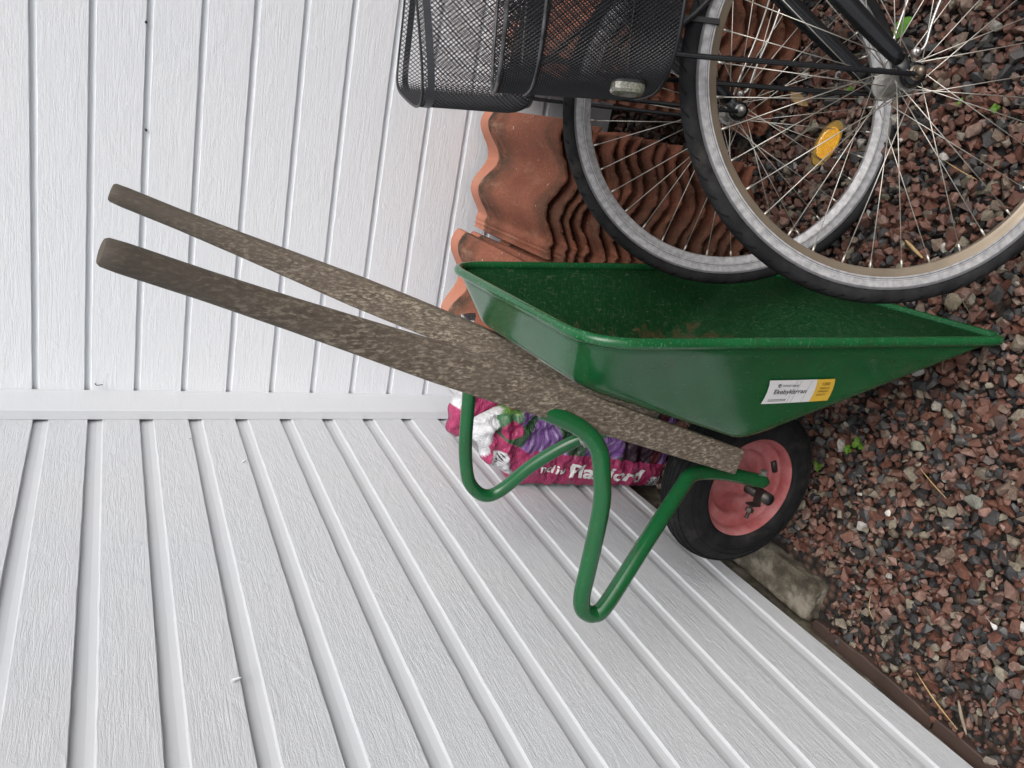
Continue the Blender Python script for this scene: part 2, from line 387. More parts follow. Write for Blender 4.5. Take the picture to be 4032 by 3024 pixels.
cladding('cladding', lambda s, d, z: (d, -.06 - s + 2, z), 4.3, .05, 2.9, range(-11, 13), .1196, 1.5634, .034, .0085, [M_side, M_strip], wall_side, lambda s: .110 - .0505 * (s + .06))
cladding('cladding', lambda s, d, z: (-.03 + s - 1.5, -d, z), 4.0, .0, 2.9, range(-11, 13), .12, 1.575, .0150, .010, [M_back, M_stripb], wall_back, lambda s: .02)
tb = MB(); tb.box((.0127 + .0, -.0702 + 2, 1.48), (.0127, .0701, 1.42)); o = tb.build('corner_trim', M_trim, wall_side, False)
bv = o.modifiers.new('b', 'BEVEL'); bv.width = .0015; bv.segments = 2
fb = MB(); fb.box((-.075, -2.2 + 2, -.04), (.055, 2.3, .11)); fb.build('foundation', M_conc, wall_side, False)
fb = MB(); fb.box((.5, .085, -.08), (2.3, .05, .1)); fb.build('foundation', M_conc, wall_back, False)
# house mass behind the walls so no light leaks
fb = MB(); fb.box((-.19, -.2, 1.5), (.12, 2.3, 1.4)); fb.build('wall_core', M_conc, wall_side, False)
fb = MB(); fb.box((.45, .13, 1.5), (2.05, .08, 1.4)); fb.build('wall_core', M_conc, wall_back, False)
M_nail = plain('dark_nail', (.03, .028, .04), .5, .3, 60, .3)
for (x, z) in ((.965, 1.336), (.719, 1.328)):
    mb = MB(); mb.cyl((x - 1.5, .003, z), (x - 1.5, -.0035, z), .0032, 10); mb.build('nail_head', M_nail, wall_back)
mb = MB(); mb.tube(catmull([(.044 - 1.5, .002, 1.43), (.044 - 1.5, -.012, 1.427), (.047 - 1.5, -.020, 1.420), (.046 - 1.5, -.013, 1.412), (.043 - 1.5, -.008, 1.416)], 5), .0011, 6); mb.build('wire_hook', M_nail, wall_back)
for (y, z, k) in ((-1.173, 1.214, 1.25), (-.400, 1.098, 1.0), (-.262, 1.212, .6)):
    mb = MB(); y += 2; mb.tube([(-.004, y, z + .004), (.004 * k, y - .002, z), (.009 * k, y - .006 * k, z - .004 * k), (.013 * k, y - .010 * k, z - .006 * k)], [.004 * k, .0036 * k, .0028 * k, .0010 * k], 8, sx=.6); mb.build('wood_sliver', M_strip, wall_side)
# brown boards at the foot of the side wall
def plank(name, y0, y1, x0, x1, z0, z1, lab):
    n = 14; V = []; F = []; r = random.Random(3)
    for i in range(n + 1):
        y = y0 + (y1 - y0) * i / n; w = x1 + r.gauss(0, .0012) + (.006 * math.sin(math.pi * i / n)); 
        V += [(x0, y, z0), (w, y, z0), (w, y, z1), (w - .003, y, z1 + .002), (x0, y, z1 + .002)]
    for i in range(n):
        for j in range(5): F.append((i * 5 + j, (i + 1) * 5 + j, (i + 1) * 5 + (j + 1) % 5, i * 5 + (j + 1) % 5))
    F += [(0, 1, 2, 3, 4), tuple(n * 5 + j for j in (4, 3, 2, 1, 0))]
    obj(name, V, F, M_brown, None, False, label=lab, category='board', group='brown boards along the wall foot')
plank('wall_foot_board', -1.25, -1.556, -.02, .006, -.02, -.003, 'brown board at the wall foot, right after the concrete block, cut off square')
plank('wall_foot_board', -1.560, -2.3, -.02, .008, -.02, -.005, 'brown board at the wall foot, the one nearest the viewer, running out of the picture')
# concrete block under the wall
bm = bmesh.new()
def bmbox(bm, c, h):
    V = [bm.verts.new((c[0] + h[0] * x, c[1] + h[1] * y, c[2] + h[2] * z)) for x in (-1, 1) for y in (-1, 1) for z in (-1, 1)]
    for f in [(0, 1, 3, 2), (4, 6, 7, 5), (0, 4, 5, 1), (2, 3, 7, 6), (0, 2, 6, 4), (1, 5, 7, 3)]: bm.faces.new([V[i] for i in f])
bmesh.ops.create_cube(bm, size=2); bmesh.ops.subdivide_edges(bm, edges=bm.edges[:], cuts=26, use_grid_fill=True)
from mathutils import noise as mnoise
hx_, hy_, hz_, rad = .047, .150, .044, .015
for v in bm.verts:
    p = Vector((v.co.x * hx_, v.co.y * hy_, v.co.z * hz_)); q = Vector((max(-hx_ + rad, min(hx_ - rad, p.x)), max(-hy_ + rad, min(hy_ - rad, p.y)), max(-hz_ + rad, min(hz_ - rad, p.z)))); d = p - q
    if d.length > 1e-6 and max(abs(d.x), abs(d.y), abs(d.z)) > 0: p = q + d.normalized() * rad
    w_ = mnoise.noise(p * 40) * .004 + mnoise.noise(p * 130) * .0022 + mnoise.noise(p * 400) * .001
    v.co = p + Vector((w_, w_, w_)) + Vector((.040, -1.090, -.024))
me = bpy.data.meshes.new('concrete_block'); bm.to_mesh(me); bm.free(); me.materials.append(M_conc)
for p in me.polygons: p.use_smooth = True
o = bpy.data.objects.new('concrete_block', me); o.rotation_euler = (0, 0, math.radians(0)); finish(o, label='mossy concrete block sticking out from under the white wall below the wheelbarrow wheel', category='concrete block')
# ---------------------------------------------------------------- text helper: returns verts, faces of flat lettering (x right, y up, height size)
def text_mesh(s, size=1.0, shear=0.0, spacing=1.0, bold=0.0):
    cu = bpy.data.curves.new('t', 'FONT'); cu.body = s; cu.size = size; cu.shear = shear; cu.space_character = spacing; cu.offset = bold
    cu.resolution_u = 3
    ob = bpy.data.objects.new('t', cu); COL.objects.link(ob); bpy.context.view_layer.update()
    me = bpy.data.meshes.new_from_object(ob.evaluated_get(bpy.context.evaluated_depsgraph_get()))
    bm = bmesh.new(); bm.from_mesh(me); bmesh.ops.triangulate(bm, faces=bm.faces)
    bmesh.ops.subdivide_edges(bm, edges=[e for e in bm.edges if e.calc_length() > size * .2], cuts=2)
    bm.verts.index_update()
    V = [tuple(v.co) for v in bm.verts]; F = [tuple(v.index for v in f.verts) for f in bm.faces]; bm.free()
    bpy.data.objects.remove(ob); bpy.data.curves.remove(cu); bpy.data.meshes.remove(me)
    return V, F
M_ink = plain('black_print', (.02, .02, .03), .4, 0, 20, .1, .0); M_white = plain('white_label', (.78, .78, .78), .3, 0, 20, .03, .0)
M_yel = plain('yellow_label', (.80, .50, .06), .3, 0, 20, .05, .0); M_brn = plain('brown_print', (.18, .10, .02), .4, 0, 20, .1, 0)
# ---------------------------------------------------------------- wheelbarrow (standing on its nose), local x = open side of the tray, y = away from viewer, z = up
bn = Vector((.05947, -.99807, .01768)); bb = Vector((-.00105, .01765, .99984)); bX = Vector((.99823, .05948, 0)); bC = Vector((.29086, -1.11508, .20948))
bo = bC - bb * .18
BM = Matrix(((bX.x, -bn.x, bb.x, bo.x), (bX.y, -bn.y, bb.y, bo.y), (bX.z, -bn.z, bb.z, bo.z), (0, 0, 0, 1)))
barrow = empty('wheelbarrow', BM, label='green wheelbarrow with wooden handles and red wheel rim, tipped up on its nose', category='wheelbarrow')
def L(a, b, x): return (x, -a, b + .18)
# tray
Fc = [(.208, .562, .262), (.186, .172, .156), (-.186, .172, .156), (-.208, .562, .262)]           # floor corners (a,b,X)
Gc = [(.289, .603, .350), (.332, -.200, .407), (-.332, -.200, .407), (-.289, .603, .350)]          # lip corners
def rounded_loop(C4, rad, k=8):
    C4 = [Vector(c) for c in C4]; out = []
    for i in range(4):
        p, c, nx = C4[i - 1], C4[i], C4[(i + 1) % 4]; r = rad[i]
        e1 = (p - c).normalized(); e2 = (nx - c).normalized()
        A = c + e1 * r; B = c + e2 * r
        for j in range(k + 1):
            t = j / k; out.append(A * (1 - t) ** 2 + c * 2 * t * (1 - t) + B * t * t)
        D_ = C4[(i + 1) % 4] + (c - C4[(i + 1) % 4]).normalized() * rad[(i + 1) % 4]
        for j in range(1, 14): out.append(B.lerp(D_, j / 14))
    return out
cen = sum((Vector(c) for c in Fc), Vector()) / 4
levels = []
def lev(fi, t):
    C4 = []
    for f, g_ in zip(Fc, Gc):
        f = Vector(f); g_ = Vector(g_); base = cen.lerp(f, fi); C4.append(base.lerp(g_, t) if fi == 1 else base)
    return C4
L0 = rounded_loop(lev(.5, 0), [.03] * 4); L1 = rounded_loop(lev(.85, 0), [.05] * 4)
loops = [L0, L1]
Fl = rounded_loop(lev(1, 0), [.055, .06, .06, .055]); Gl = rounded_loop(lev(1, 1), [.085, .045, .045, .085])
In = rounded_loop(lev(.92, 0), [.05] * 4)
for t in (.25, .5, .75, 1.0):
    loops.append([a * (1 - t) ** 2 + f * 2 * t * (1 - t) + f.lerp(g_, .14) * t * t for a, f, g_ in zip(In, Fl, Gl)])
for t in (.2, .4, .6, .8, 1.0): loops.append([f.lerp(g_, t) for f, g_ in zip(Fl, Gl)])
n = len(L0); V = []; F = []
for lp in loops: V += [L(*p) for p in lp]
for i in range(len(loops) - 1):
    for j in range(n): F.append((i * n + j, i * n + (j + 1) % n, (i + 1) * n + (j + 1) % n, (i + 1) * n + j))
F.append(tuple(range(n)))
tray = obj('tray', V, F, [M_green, M_greenin], barrow, True)
bm = bmesh.new(); bm.from_mesh(tray.data); bmesh.ops.recalc_face_normals(bm, faces=bm.faces); 
# outward normals must point away from the tray's mouth (towards -x)
s_ = sum(f.normal.x * f.calc_area() for f in bm.faces)
if s_ > 0: bmesh.ops.reverse_faces(bm, faces=bm.faces)
bm.to_mesh(tray.data); bm.free()
sl = tray.modifiers.new('s', 'SOLIDIFY'); sl.thickness = .0016; sl.offset = -1; sl.material_offset = 1; sl.use_rim = True
V, F = sweep([L(*(p + (p - cen) * .006)) for p in Gl], .0085, 10, closed=True); rimo = obj('rolled_rim', V, F, M_greenrim, tray)
# handles
def barP(b):   # centre line of a handle at height b -> (a, X)
    t = (1.199 - b) / (1.199 - .163); return .28 + (.13 - .28) * t, .418 + (.108 - .418) * t
hh = [(1.2005, .0135), (1.197, .0158), (1.18, .0168), (1.1, .0172), (1.0, .0196), (.9, .0232), (.8, .0272), (.7, .0285), (.6, .0285), (.5, .0268), (.4, .0258), (.3, .0258), (.2, .0252), (.150, .0248)]
for sgn in (1, -1):
    pts = []; prof = []
    for b_, h_ in hh:
        a_, x_ = barP(b_); pts.append(Vector(L(sgn * a_, b_, x_)))
        k = min(1, max(0, (1.05 - b_) / .3)); wdt = .0165 * (1 - k) + .0155 * k; p_ = 2 + 8 * k
        if b_ > 1.199: wdt = h_
        ring = []
        for j in range(28):
            th = 2 * math.pi * j / 28; c_, s_ = math.cos(th), math.sin(th)
            ring.append((h_ * math.copysign(abs(c_) ** (2 / p_), c_), wdt * math.copysign(abs(s_) ** (2 / p_), s_)))
        prof.append(ring)
    V, F = sweep(pts, 0, up=(1, 0, 0.3), prof=lambda i: prof[i]); o = obj('handle', V, F, M_wood, barrow, True); smooth_angle(o, 40)
# legs and fork tubes
near = [(.197, .612, .222), (.2, .598, .218), (.212, .55, .200), (.224, .519, .172), (.233, .507, .128), (.235, .498, .072), (.235, .499, -.034), (.235, .500, -.080), (.235, .492, -.108), (.235, .469, -.120), (.233, .446, -.104), (.2, .371, -.021), (.14, .268, .055), (.123, .240, .070), (.114, .210, .073), (.106, .147, .067), (.10, .075, .052), (.10, .020, .040)]
far = [(.197, .606, .216), (.203, .592, .204), (.212, .572, .180), (.226, .553, .145), (.235, .541, .103), (.235, .534, .011), (.235, .524, -.051), (.235, .507, -.099), (.235, .47, -.128), (.23, .433, -.114), (.2, .385, -.044), (.165, .325, .02), (.14, .268, .055), (.123, .240, .070), (.114, .210, .073), (.106, .147, .067), (.10, .075, .052), (.10, .020, .040)]
for sgn, path in ((1, near), (-1, far)):
    pts = catmull([L(sgn * a, b, x) for a, b, x in path], 6)
    R_ = [.0142] * len(pts); R_[-1] = .006; R_[-2] = .0118
    V, F = sweep(pts, R_, 16); o = obj('leg_tube', V, F, M_green, barrow)
    mb = MB(); a, b, x = sgn * .215, .535, .150
    # bolt near the upper bend
    c = Vector(L(.203 * sgn, .545, .192)); mb.cyl(c + Vector((-.012, 0, -.008)), c + Vector((-.021, 0, -.014)), .0058, 6); mb.cyl(c, c + Vector((-.027, 0, -.018)), .0032, 8)
    mb.build('bolt', M_alu, o, True)
    mb = MB(); c = Vector(L(sgn * .10, .035, .055)); mb.cyl(c, c + Vector((.012, 0, .004)), .0065, 6); mb.build('bolt', M_alu, o, False)
# wheel
def ty(prof): return prof
wc = Vector(L(0, 0, 0))
prof = []
for j in range(25):
    th = math.pi * (j / 24) * 1.21 - math.pi * .105
    prof.append((.128 + .053 * math.sin(th), -.049 * math.cos(th) * (1.0)))
prof = [(.1085, -.034)] + prof + [(.1085, .034)]
V, F = lathe([(r, a) for r, a in prof], 72); wheel_t = None
V = shift(V, wc)
rimp = [(.104, -.038), (.108, -.0415), (.1115, -.0395), (.109, -.036), (.102, -.031), (.0985, -.021), (.0965, -.0165), (.093, -.015), (.084, -.0125), (.076, -.0115), (.0735, -.009), (.0715, -.001), (.069, .006), (.064, .0095), (.056, .0095), (.046, .006), (.037, -.001), (.030, -.010), (.0265, -.0155), (.0245, -.017), (.0225, -.022), (.0195, -.031), (.014, -.036), (.014, .042), (.022, .042), (.030, .037), (.050, .033), (.066, .033), (.083, .031), (.094, .031), (.107, .035), (.1098, .037), (.104, .038), (.098, .030), (.098, -.024)]
V2, F2 = lathe(rimp, 72); rim_o = obj('wheel', shift(V2, wc), F2, M_prim, barrow); smooth_angle(rim_o, 50)
ty_o = obj('tyre', V, F, M_wtyre, rim_o); 
mb = MB()
for rr, aa in ((.131, -.0485), (.1375, -.0492), (.150, -.0455)):
    pts = [wc + Vector((rr * math.cos(t), aa, rr * math.sin(t))) for t in [2 * math.pi * i / 72 for i in range(72)]]; mb.tube(pts, .0006, 5, closed=True)
for rr, aa in ((.1735, -.028), (.1785, -.016), (.1805, -.005), (.1805, .005), (.1785, .016), (.1735, .028)):
    pts = [wc + Vector(((rr + .0005) * math.cos(t), aa, (rr + .0005) * math.sin(t))) for t in [2 * math.pi * i / 90 for i in range(90)]]; mb.tube(pts, .0018, 6, closed=True)
mb.build('tread_ribs', M_wtyre, rim_o)
mb = MB(); sc = wc + Vector((-.005, -.0165, -.0)); 
p1 = wc + Vector((.024, -.0125, -.084)); p2 = wc + Vector((.048, -.0125, -.072))
mb.tube([p1, p1.lerp(p2, .5), p2], .0066, 12); mb.build('valve_slot', M_plast, rim_o)
mb = MB(); c = wc + Vector((0, 0, 0)); mb.cyl(c + Vector((0, -.098, 0)), c + Vector((0, .098, 0)), .0125, 20); o = mb.build('axle', M_darkmet, barrow)
mb = MB(); mb.cyl(c + Vector((0, -.0986, 0)), c + Vector((0, -.092, 0)), .0085, 16); mb.build('axle_end', M_plast, o)
for sgn in (-1, 1):
    mb = MB(); c0 = wc + Vector((.004, sgn * .078, .012)); mb.box(c0 + Vector((-.006, 0, .0)), (.016, .009, .0025)); mb.box(c0 + Vector((-.022, 0, .008)), (.002, .009, .012)); mb.cyl(c0 + Vector((-.024, 0, .012)), c0 + Vector((-.052, 0, .018)), .0042, 10); mb.cyl(c0 + Vector((-.030, 0, .013)), c0 + Vector((-.038, 0, .015)), .0085, 6)
    mb.build('axle_clamp', M_darkmet, barrow, False)
# sticker on the near side of the tray
def pan(u, t, off=.0):
    f = Vector(Fc[0]).lerp(Vector(Fc[1]), u); g_ = Vector(Gc[0]).lerp(Vector(Gc[1]), u); p = f.lerp(g_, t)
    return Vector(L(*p))
def stick(p, q, off):   # p right 0..1, q up 0..1
    TL, TR, BR, BL = STK
    u = (TL[0] * (1 - p) + TR[0] * p) * q + (BL[0] * (1 - p) + BR[0] * p) * (1 - q); t = (TL[1] * (1 - p) + TR[1] * p) * q + (BL[1] * (1 - p) + BR[1] * p) * (1 - q)
    a = pan(u, t); n_ = (pan(u + .01, t) - a).cross(pan(u, t + .01) - a).normalized()
    if n_.y > 0: n_ = -n_
    return a + n_ * off
STK = [(.5501, .5496), (.734, .6125), (.8694, .4144), (.6776, .3094)]
def sgrid(p0, p1, off, name, mat, par, q0=0, q1=1, nn=10):
    V = []; F = []
    for i in range(nn + 1):
        for j in range(5): V.append(stick(p0 + (p1 - p0) * i / nn, q0 + (q1 - q0) * j / 4, off))
    for i in range(nn):
        for j in range(4): F.append((i * 5 + j, (i + 1) * 5 + j, (i + 1) * 5 + j + 1, i * 5 + j + 1))
    return obj(name, V, F, mat, par, True)
st = sgrid(0, .73, .0022, 'sticker', M_white, tray); sgrid(.73, 1, .0023, 'yellow_panel', M_yel, st)
def stext(s, p, q, h, mat, w=None, bold=0, name='lettering', shear=0):
    V, F = text_mesh(s, 1.0, shear, 1.0, bold); x1 = max(v[0] for v in V)
    sx = w / x1; V = [stick(p + v[0] * sx, q + v[1] * h, .0032) for v in V]; return obj(name, V, F, mat, st, False)
stext('Ekebykärran', .10, .41, .27, M_ink, .50, .008); stext('HÖRBY BRUK', .21, .72, .105, M_ink, .25, .008)
stext('100', .80, .72, .20, M_brn, .125); stext('YEARS OF', .785, .55, .11, M_brn, .15, .01); stext('SWEDISH', .78, .41, .11, M_brn, .15, .01); stext('QUALITY', .775, .27, .11, M_brn, .14, .01)
mb = MB()
for q_ in (.16, .105):
    for k in range(9):
        p_ = .07 + k * .031; mb.add([stick(p_, q_, .003), stick(p_ + .024, q_, .003), stick(p_ + .024, q_ + .022, .003), stick(p_, q_ + .022, .003)], [(0, 1, 2, 3)])
for p_, q_, rr in ((.165, .76, 1),):
    ring = [stick(p_ + .026 * math.cos(t), q_ + .085 * math.sin(t), .003) for t in [2 * math.pi * i / 8 for i in range(8)]]; mb2 = MB(); mb2.add(ring, [tuple(range(8))]); mb2.build('emblem', M_ink, st, False)
for p_ in (.38, .44, .60):
    mb.add([stick(p_, .02, .0029), stick(p_ + .003, .02, .0029), stick(p_ + .053, .98, .0029), stick(p_ + .05, .98, .0029)], [(0, 1, 2, 3)])
mb.build('small_print', M_ink, st, False)
mb = MB(); mb.add([stick(p, q, .0036) for p, q in ((.155, .72), (.162, .72), (.162, .80), (.155, .80))], [(0, 1, 2, 3)]); mb.add([stick(p, q, .0036) for p, q in ((.169, .72), (.176, .72), (.176, .80), (.169, .80))], [(0, 1, 2, 3)]); mb.build('emblem_bars', M_white, st, False)
# ---------------------------------------------------------------- roof tiles
def tile_mesh(seed):
    r = random.Random(seed); nx, ny = 66, 26; Wd, Ln, T = .333, .47, .013
    def zt(u):   # u = distance from right edge
        z = .0195 * math.cos(2 * math.pi * (u - .037) / .18)
        if u > .292:
            z0 = .0195 * math.cos(2 * math.pi * (.292 - .037) / .18); q = (u - .292)
            z = z0 + min(1, q / .006) * .006
            z += .0035 * (math.cos(q / .0135 * 2 * math.pi) - 1) * .5 if q > .004 else 0
        return z
    V = []; F = []; jag = [0.0] * (nx + 1)
    for i in range(nx + 1): jag[i] = .0028 * math.sin(i * .31 + seed * 2) + .0022 * math.sin(i * .83 + seed) + r.gauss(0, .0011)
    for side in (0, 1):
        for j in range(ny + 1):
            y = Ln * (j / ny) ** 1.5; fr = max(0, 1 - y / .012)
            for i in range(nx + 1):
                u = Wd * i / nx; z = zt(u)
                if side == 0: z += -.005 * fr ** 2 + r.gauss(0, .0004) * (1 if j < 2 else .3)
                else: z -= T - .003 * fr
                head = -.004 * min(1, max(0, (y - .402) / .006)) if side == 0 else 0
                V.append((-u, y + jag[i] * fr + (r.gauss(0, .0007) if j == 0 else 0), z + head + (r.gauss(0, .0006) if j < 3 else 0)))
    n1 = (nx + 1) * (ny + 1); row = nx + 1
    for j in range(ny):
        for i in range(nx):
            a = j * row + i; F.append((a, a + row, a + row + 1, a + 1)[::1]); b = a + n1; F.append((b, b + 1, b + row + 1, b + row))
    for i in range(nx):
        F.append((i, i + 1, n1 + i + 1, n1 + i)); a = ny * row + i; F.append((a, n1 + a, n1 + a + 1, a + 1))
    for j in range(ny):
        a = j * row; F.append((a, n1 + a, n1 + a + row, a + row)); a += nx; F.append((a, a + row, n1 + a + row, n1 + a))
    me = bpy.data.meshes.new('roof_tile'); me.from_pydata(V, [], F); me.materials.append(M_tile)
    for p in me.polygons: p.use_smooth = True
    me.set_sharp_from_angle(angle=math.radians(45)); return me
TM = [tile_mesh(s) for s in range(4)]
ORD = ['topmost', 'second from the top', 'third from the top', 'fourth from the top', 'fifth from the top', 'sixth from the top', 'seventh from the top', 'eighth from the top', 'ninth from the top', 'tenth from the top', 'eleventh from the top', 'twelfth from the top', 'thirteenth from the top', 'fourteenth from the top', 'fifteenth from the top', 'sixteenth from the top', 'seventeenth from the top']
def tile_stack(nt_, top, dz, dx, dy, yaw0, dyaw, desc, grp, seed, jit=.004, scl=(1, 1, 1)):
    r = random.Random(seed)
    for k in range(nt_):
        o = bpy.data.objects.new('roof_tile', TM[(k + seed) % 4])
        j = 0 if k == 0 else 1; zj = r.uniform(-.004, .004) * j
        o.location = (top[0] + dx * k + r.gauss(0, jit) * j, top[1] + dy * k + r.gauss(0, jit * 1.4) * j, top[2] - dz * k + zj)
        o.rotation_euler = (math.radians(r.gauss(0, .25)) * j, 0, math.radians(yaw0 + dyaw * k + r.gauss(0, .7) * j))
        ex = {0: ', face open to view'}.get(k, '')
        o.scale = scl
        finish(o, label='roof tile, %s in the %s%s' % (ORD[k], desc, ex), category='roof tile', group=grp)
tile_stack(16, (.935, -.512, .452), .0275, -.0013, -.0142, 1.7, .55, 'middle stack beside the green tray', 'roof tiles in the middle stack', 1)
tile_stack(14, (1.322, -.480, .398), .0275, -.0010, -.0195, -3, -.30, 'right-hand stack under the baskets', 'roof tiles in the right-hand stack', 2)
tile_stack(4, (.600, -.615, .515), .034, .002, -.022, 1.5, .4, 'small corner stack behind the handles', 'roof tiles in the small corner stack', 3, .003, (1.09, 1.06, 1))
# ---------------------------------------------------------------- soil sacks
def sackmat():
    m, t, b = newmat('printed_plastic_sack'); a = t.nodes.new('ShaderNodeAttribute'); a.attribute_name = 'print'
    setc(t, b, a.outputs['Color'], .27, 0, .5); v = coords(t)
    w = noise(t, coords(t, (10, 10, 30)), 2.6, 4, .55, 1.6); rg = math_(t, 'ABSOLUTE', math_(t, 'SUBTRACT', w, .5)); bump(t, b, math_(t, 'MINIMUM', rg, .12), .7, .028); b.inputs['Coat Weight'].default_value = .3; b.inputs['Coat Roughness'].default_value = .12; return m
M_sack = sackmat()
PINK = (.43, .035, .135); WHT = (.76, .77, .80); LAV = (.36, .20, .52); PUR = (.14, .035, .24); PLUM = (.028, .004, .022); GRN = (.035, .11, .045); DK = (.02, .02, .025)
def interp(x, P):
    for (a, va), (b, vb) in zip(P, P[1:]):
        if x <= b: return va + (vb - va) * max(0, (x - a)) / (b - a)
    return P[-1][1]
def hsh(*a):
    v = math.sin(sum(x * k for x, k in zip(a, (127.1, 311.7, 74.7)))) * 43758.5453; return v - math.floor(v)
def picture(x, z):
    # blurred flower photograph: petals radiate from below-right
    cx, cz = .26, .40 if z > .27 else .02
    ang = math.atan2(z - cz, x - cx); rr = math.hypot(x - cx, z - cz)
    s = .5 + .28 * math.sin(ang * 52 + math.sin(rr * 40) * 2) + .22 * math.sin(ang * 23 + rr * 60); big = math.sin(ang * 5 + 1.3) * .5 + .5
    if .035 < z < .158 and x > .06 + .1 * z:
        k = (z - .035) / .12
        return tuple(a * (1 - s * .3) for a in (PLUM if k > .25 else (.13, .01, .02)))
    if big > .8: return tuple(a * (.6 + .6 * s) for a in GRN)
    c = [LAV[i] * (1 - s) + PUR[i] * s for i in range(3)]
    if s < .14: c = [.45, .36, .58]
    return tuple(c)
def print_main(x, z):
    xb = .088 + .085 * z
    wl = .540 - .15 * (x - .09) + .004 * math.sin(x * 160)          # torn white top
    if z > wl and x < .30: return WHT
    if x < .006 - .0 * z and z < .4: return WHT
    if .040 < x < .118 and interp(x, [(.04, .452), (.118, .492)]) < z < interp(x, [(.04, .515), (.118, .525)]):
        if .082 < x < .112 and .490 < z < .512 and (z * 900) % 2 < .9: return DK
        if x < .078 and (z * 480) % 2 < .8 and hsh(round(x * 260), round(z * 240)) > .35: return (.3, .3, .32)
        return WHT
    if x < .046 and z < .040:
        return DK if (math.sin(z * 900) > .1 + .6 * math.sin(z * 271)) and .002 < x < .04 and z > .006 else WHT
    if .006 < x < .014 and .22 < z < .42: return GRN
    if z > .42:
        if x < interp(z, [(.42, .112), (.47, .135), (.50, .150), (.53, .166)]): return PINK
        d = math.hypot((x - .178) / .85, z - .487)
        if d < .028: return PINK
        if z > .468: return tuple(a * (1.2 + math.sin(x * 90 + z * 40) * .5) for a in GRN) if x < .215 else (.12, .26, .05)
        return picture(x, z)
    if x < xb: return PINK
    return picture(x, z)
def sack(name, x0, x1, zb, ztop, y_f, yback, bulge, col, label, seedv, nx=200, nz=210, amp=1.0):
    V = []; F = []; C = []
    ymid = y_f(.5, .5) if callable(y_f) else y_f
    def wr(x, z):
        s = seedv
        return amp * (.0050 * math.sin(x * 31 + 9 * math.sin(z * 17 + s)) + .0034 * math.sin(z * 70 + 5 * math.sin(x * 29 + s)) + .0020 * math.sin((x * .9 + z) * 150 + 3 * math.sin(z * 40)) + .0012 * math.sin(z * 330 + 4 * math.sin(x * 50)))
    for side in (0, 1):
        for j in range(nz + 1):
            q = j / nz
            for i in range(nx + 1):
                p = i / nx; x = x0 + (x1 - x0) * p
                zt = ztop(x); z = zb + (zt - zb) * q
                xs_ = x + (.007 * max(0, q - .86) / .14) * math.sin(z * 40 + x * 33)
                e = (1 - abs(2 * p - 1) ** 5) ** .5 * (1 - abs(2 * q - 1) ** 7) ** .45
                if side == 0: y = y_f + bulge * (1 - e) + wr(x, z) * (.35 + .65 * e) * (1 + 1.6 * max(0, q - .75))
                else:
                    yb = yback - (yback - (y_f + bulge)) * min(1, max(0, (q - .55) / .45)) ** 1.3; y = yb - (yb - (y_f + bulge)) * (1 - e)
                if side == 0 and (p in (0, 1) or q in (0, 1)): y = y_f + bulge
                if side == 1 and (p in (0, 1) or q in (0, 1)): y = y_f + bulge
                lean = .10 * z
                V.append((xs_, y + lean, z + (.010 * math.sin(x * 75) * math.sin(x * 31 + seedv) * max(0, q - .9) * 10)))
                C.append((*col(x, z), 1))
    n1 = (nx + 1) * (nz + 1); row = nx + 1
    for j in range(nz):
        for i in range(nx):
            a = j * row + i; F.append((a, a + 1, a + row + 1, a + row)); b = a + n1; F.append((b, b + row, b + row + 1, b + 1))
    o = obj(name, V, F, M_sack, None, True, label=label, category='sack', group='soil sacks in the corner')
    ca = o.data.color_attributes.new('print', 'FLOAT_COLOR', 'POINT'); ca.data.foreach_set('color', np.array(C, dtype=np.float32).ravel())
    bm = bmesh.new(); bm.from_mesh(o.data); bmesh.ops.remove_doubles(bm, verts=bm.verts, dist=.00005); bm.to_mesh(o.data); bm.free()
    return o, wr
main_sack, wrf = sack('soil_sack', .003, .60, -.012, lambda x: interp(x, [(0, .405), (.035, .47), (.09, .545), (.13, .575), (.19, .575), (.215, .545), (.24, .46), (.35, .425), (.6, .41)]), -.665, -.47, .05, print_main,
                'pink and purple soil sack with large white lettering, behind the green leg tubes', 1.0)
def sack_pt(x, z, off=.0016):
    q = (z + .012) / (interp(x, [(0, .405), (.035, .47), (.09, .548)]) + .012); p = (x - .003) / .597
    e = (1 - abs(2 * p - 1) ** 5) ** .5 * (1 - abs(2 * min(1, max(0, q)) - 1) ** 7) ** .45
    return (x, -.665 + .05 * (1 - e) + wrf(x, z) * (.35 + .65 * e) + .10 * z - off, z)
def sack_text(s, za, zb_, xa, xb, xslope, bold=.03, shear=0.0):
    V, F = text_mesh(s, 1.0, shear, 1.0, bold); w = max(v[0] for v in V)
    V = [sack_pt(xa + (xb - xa) * v[1] / .73 + xslope * (v[0] / w), za + (zb_ - za) * v[0] / w) for v in V]
    return obj('lettering', V, F, M_white, main_sack, False)
sack_text('ntliv', .388, .312, .060, .088, -.008, .012, .0)
sack_text('Plantjord', .300, .070, .046, .090, -.018, .03, .0)
def print_back(x, z):
    if x > .13 and z > .536 - .25 * max(0, x - .1): return WHT if hsh(round(x * 30), round(z * 26)) > .25 else DK
    if x < .045 and (z * 19 + x * 40) % 2 < .8: return (.06, .07, .035)
    if x < .22: return PINK
    return picture(x, z)
sack('soil_sack', .030, .40, -.01, lambda x: interp(x, [(0, .50), (.08, .545), (.3, .56)]), -.44, -.30, .05, print_back, 'pink soil sack with a white torn top, standing furthest back in the corner, mostly hidden', 3.0, 90, 100)
sack('soil_sack', .27, .66, -.01, lambda x: .392 + .008 * math.sin(x * 30), -.42, -.07, .10, picture, 'purple soil sack lying beneath the small stack of tiles in the corner', 5.0, 90, 90)
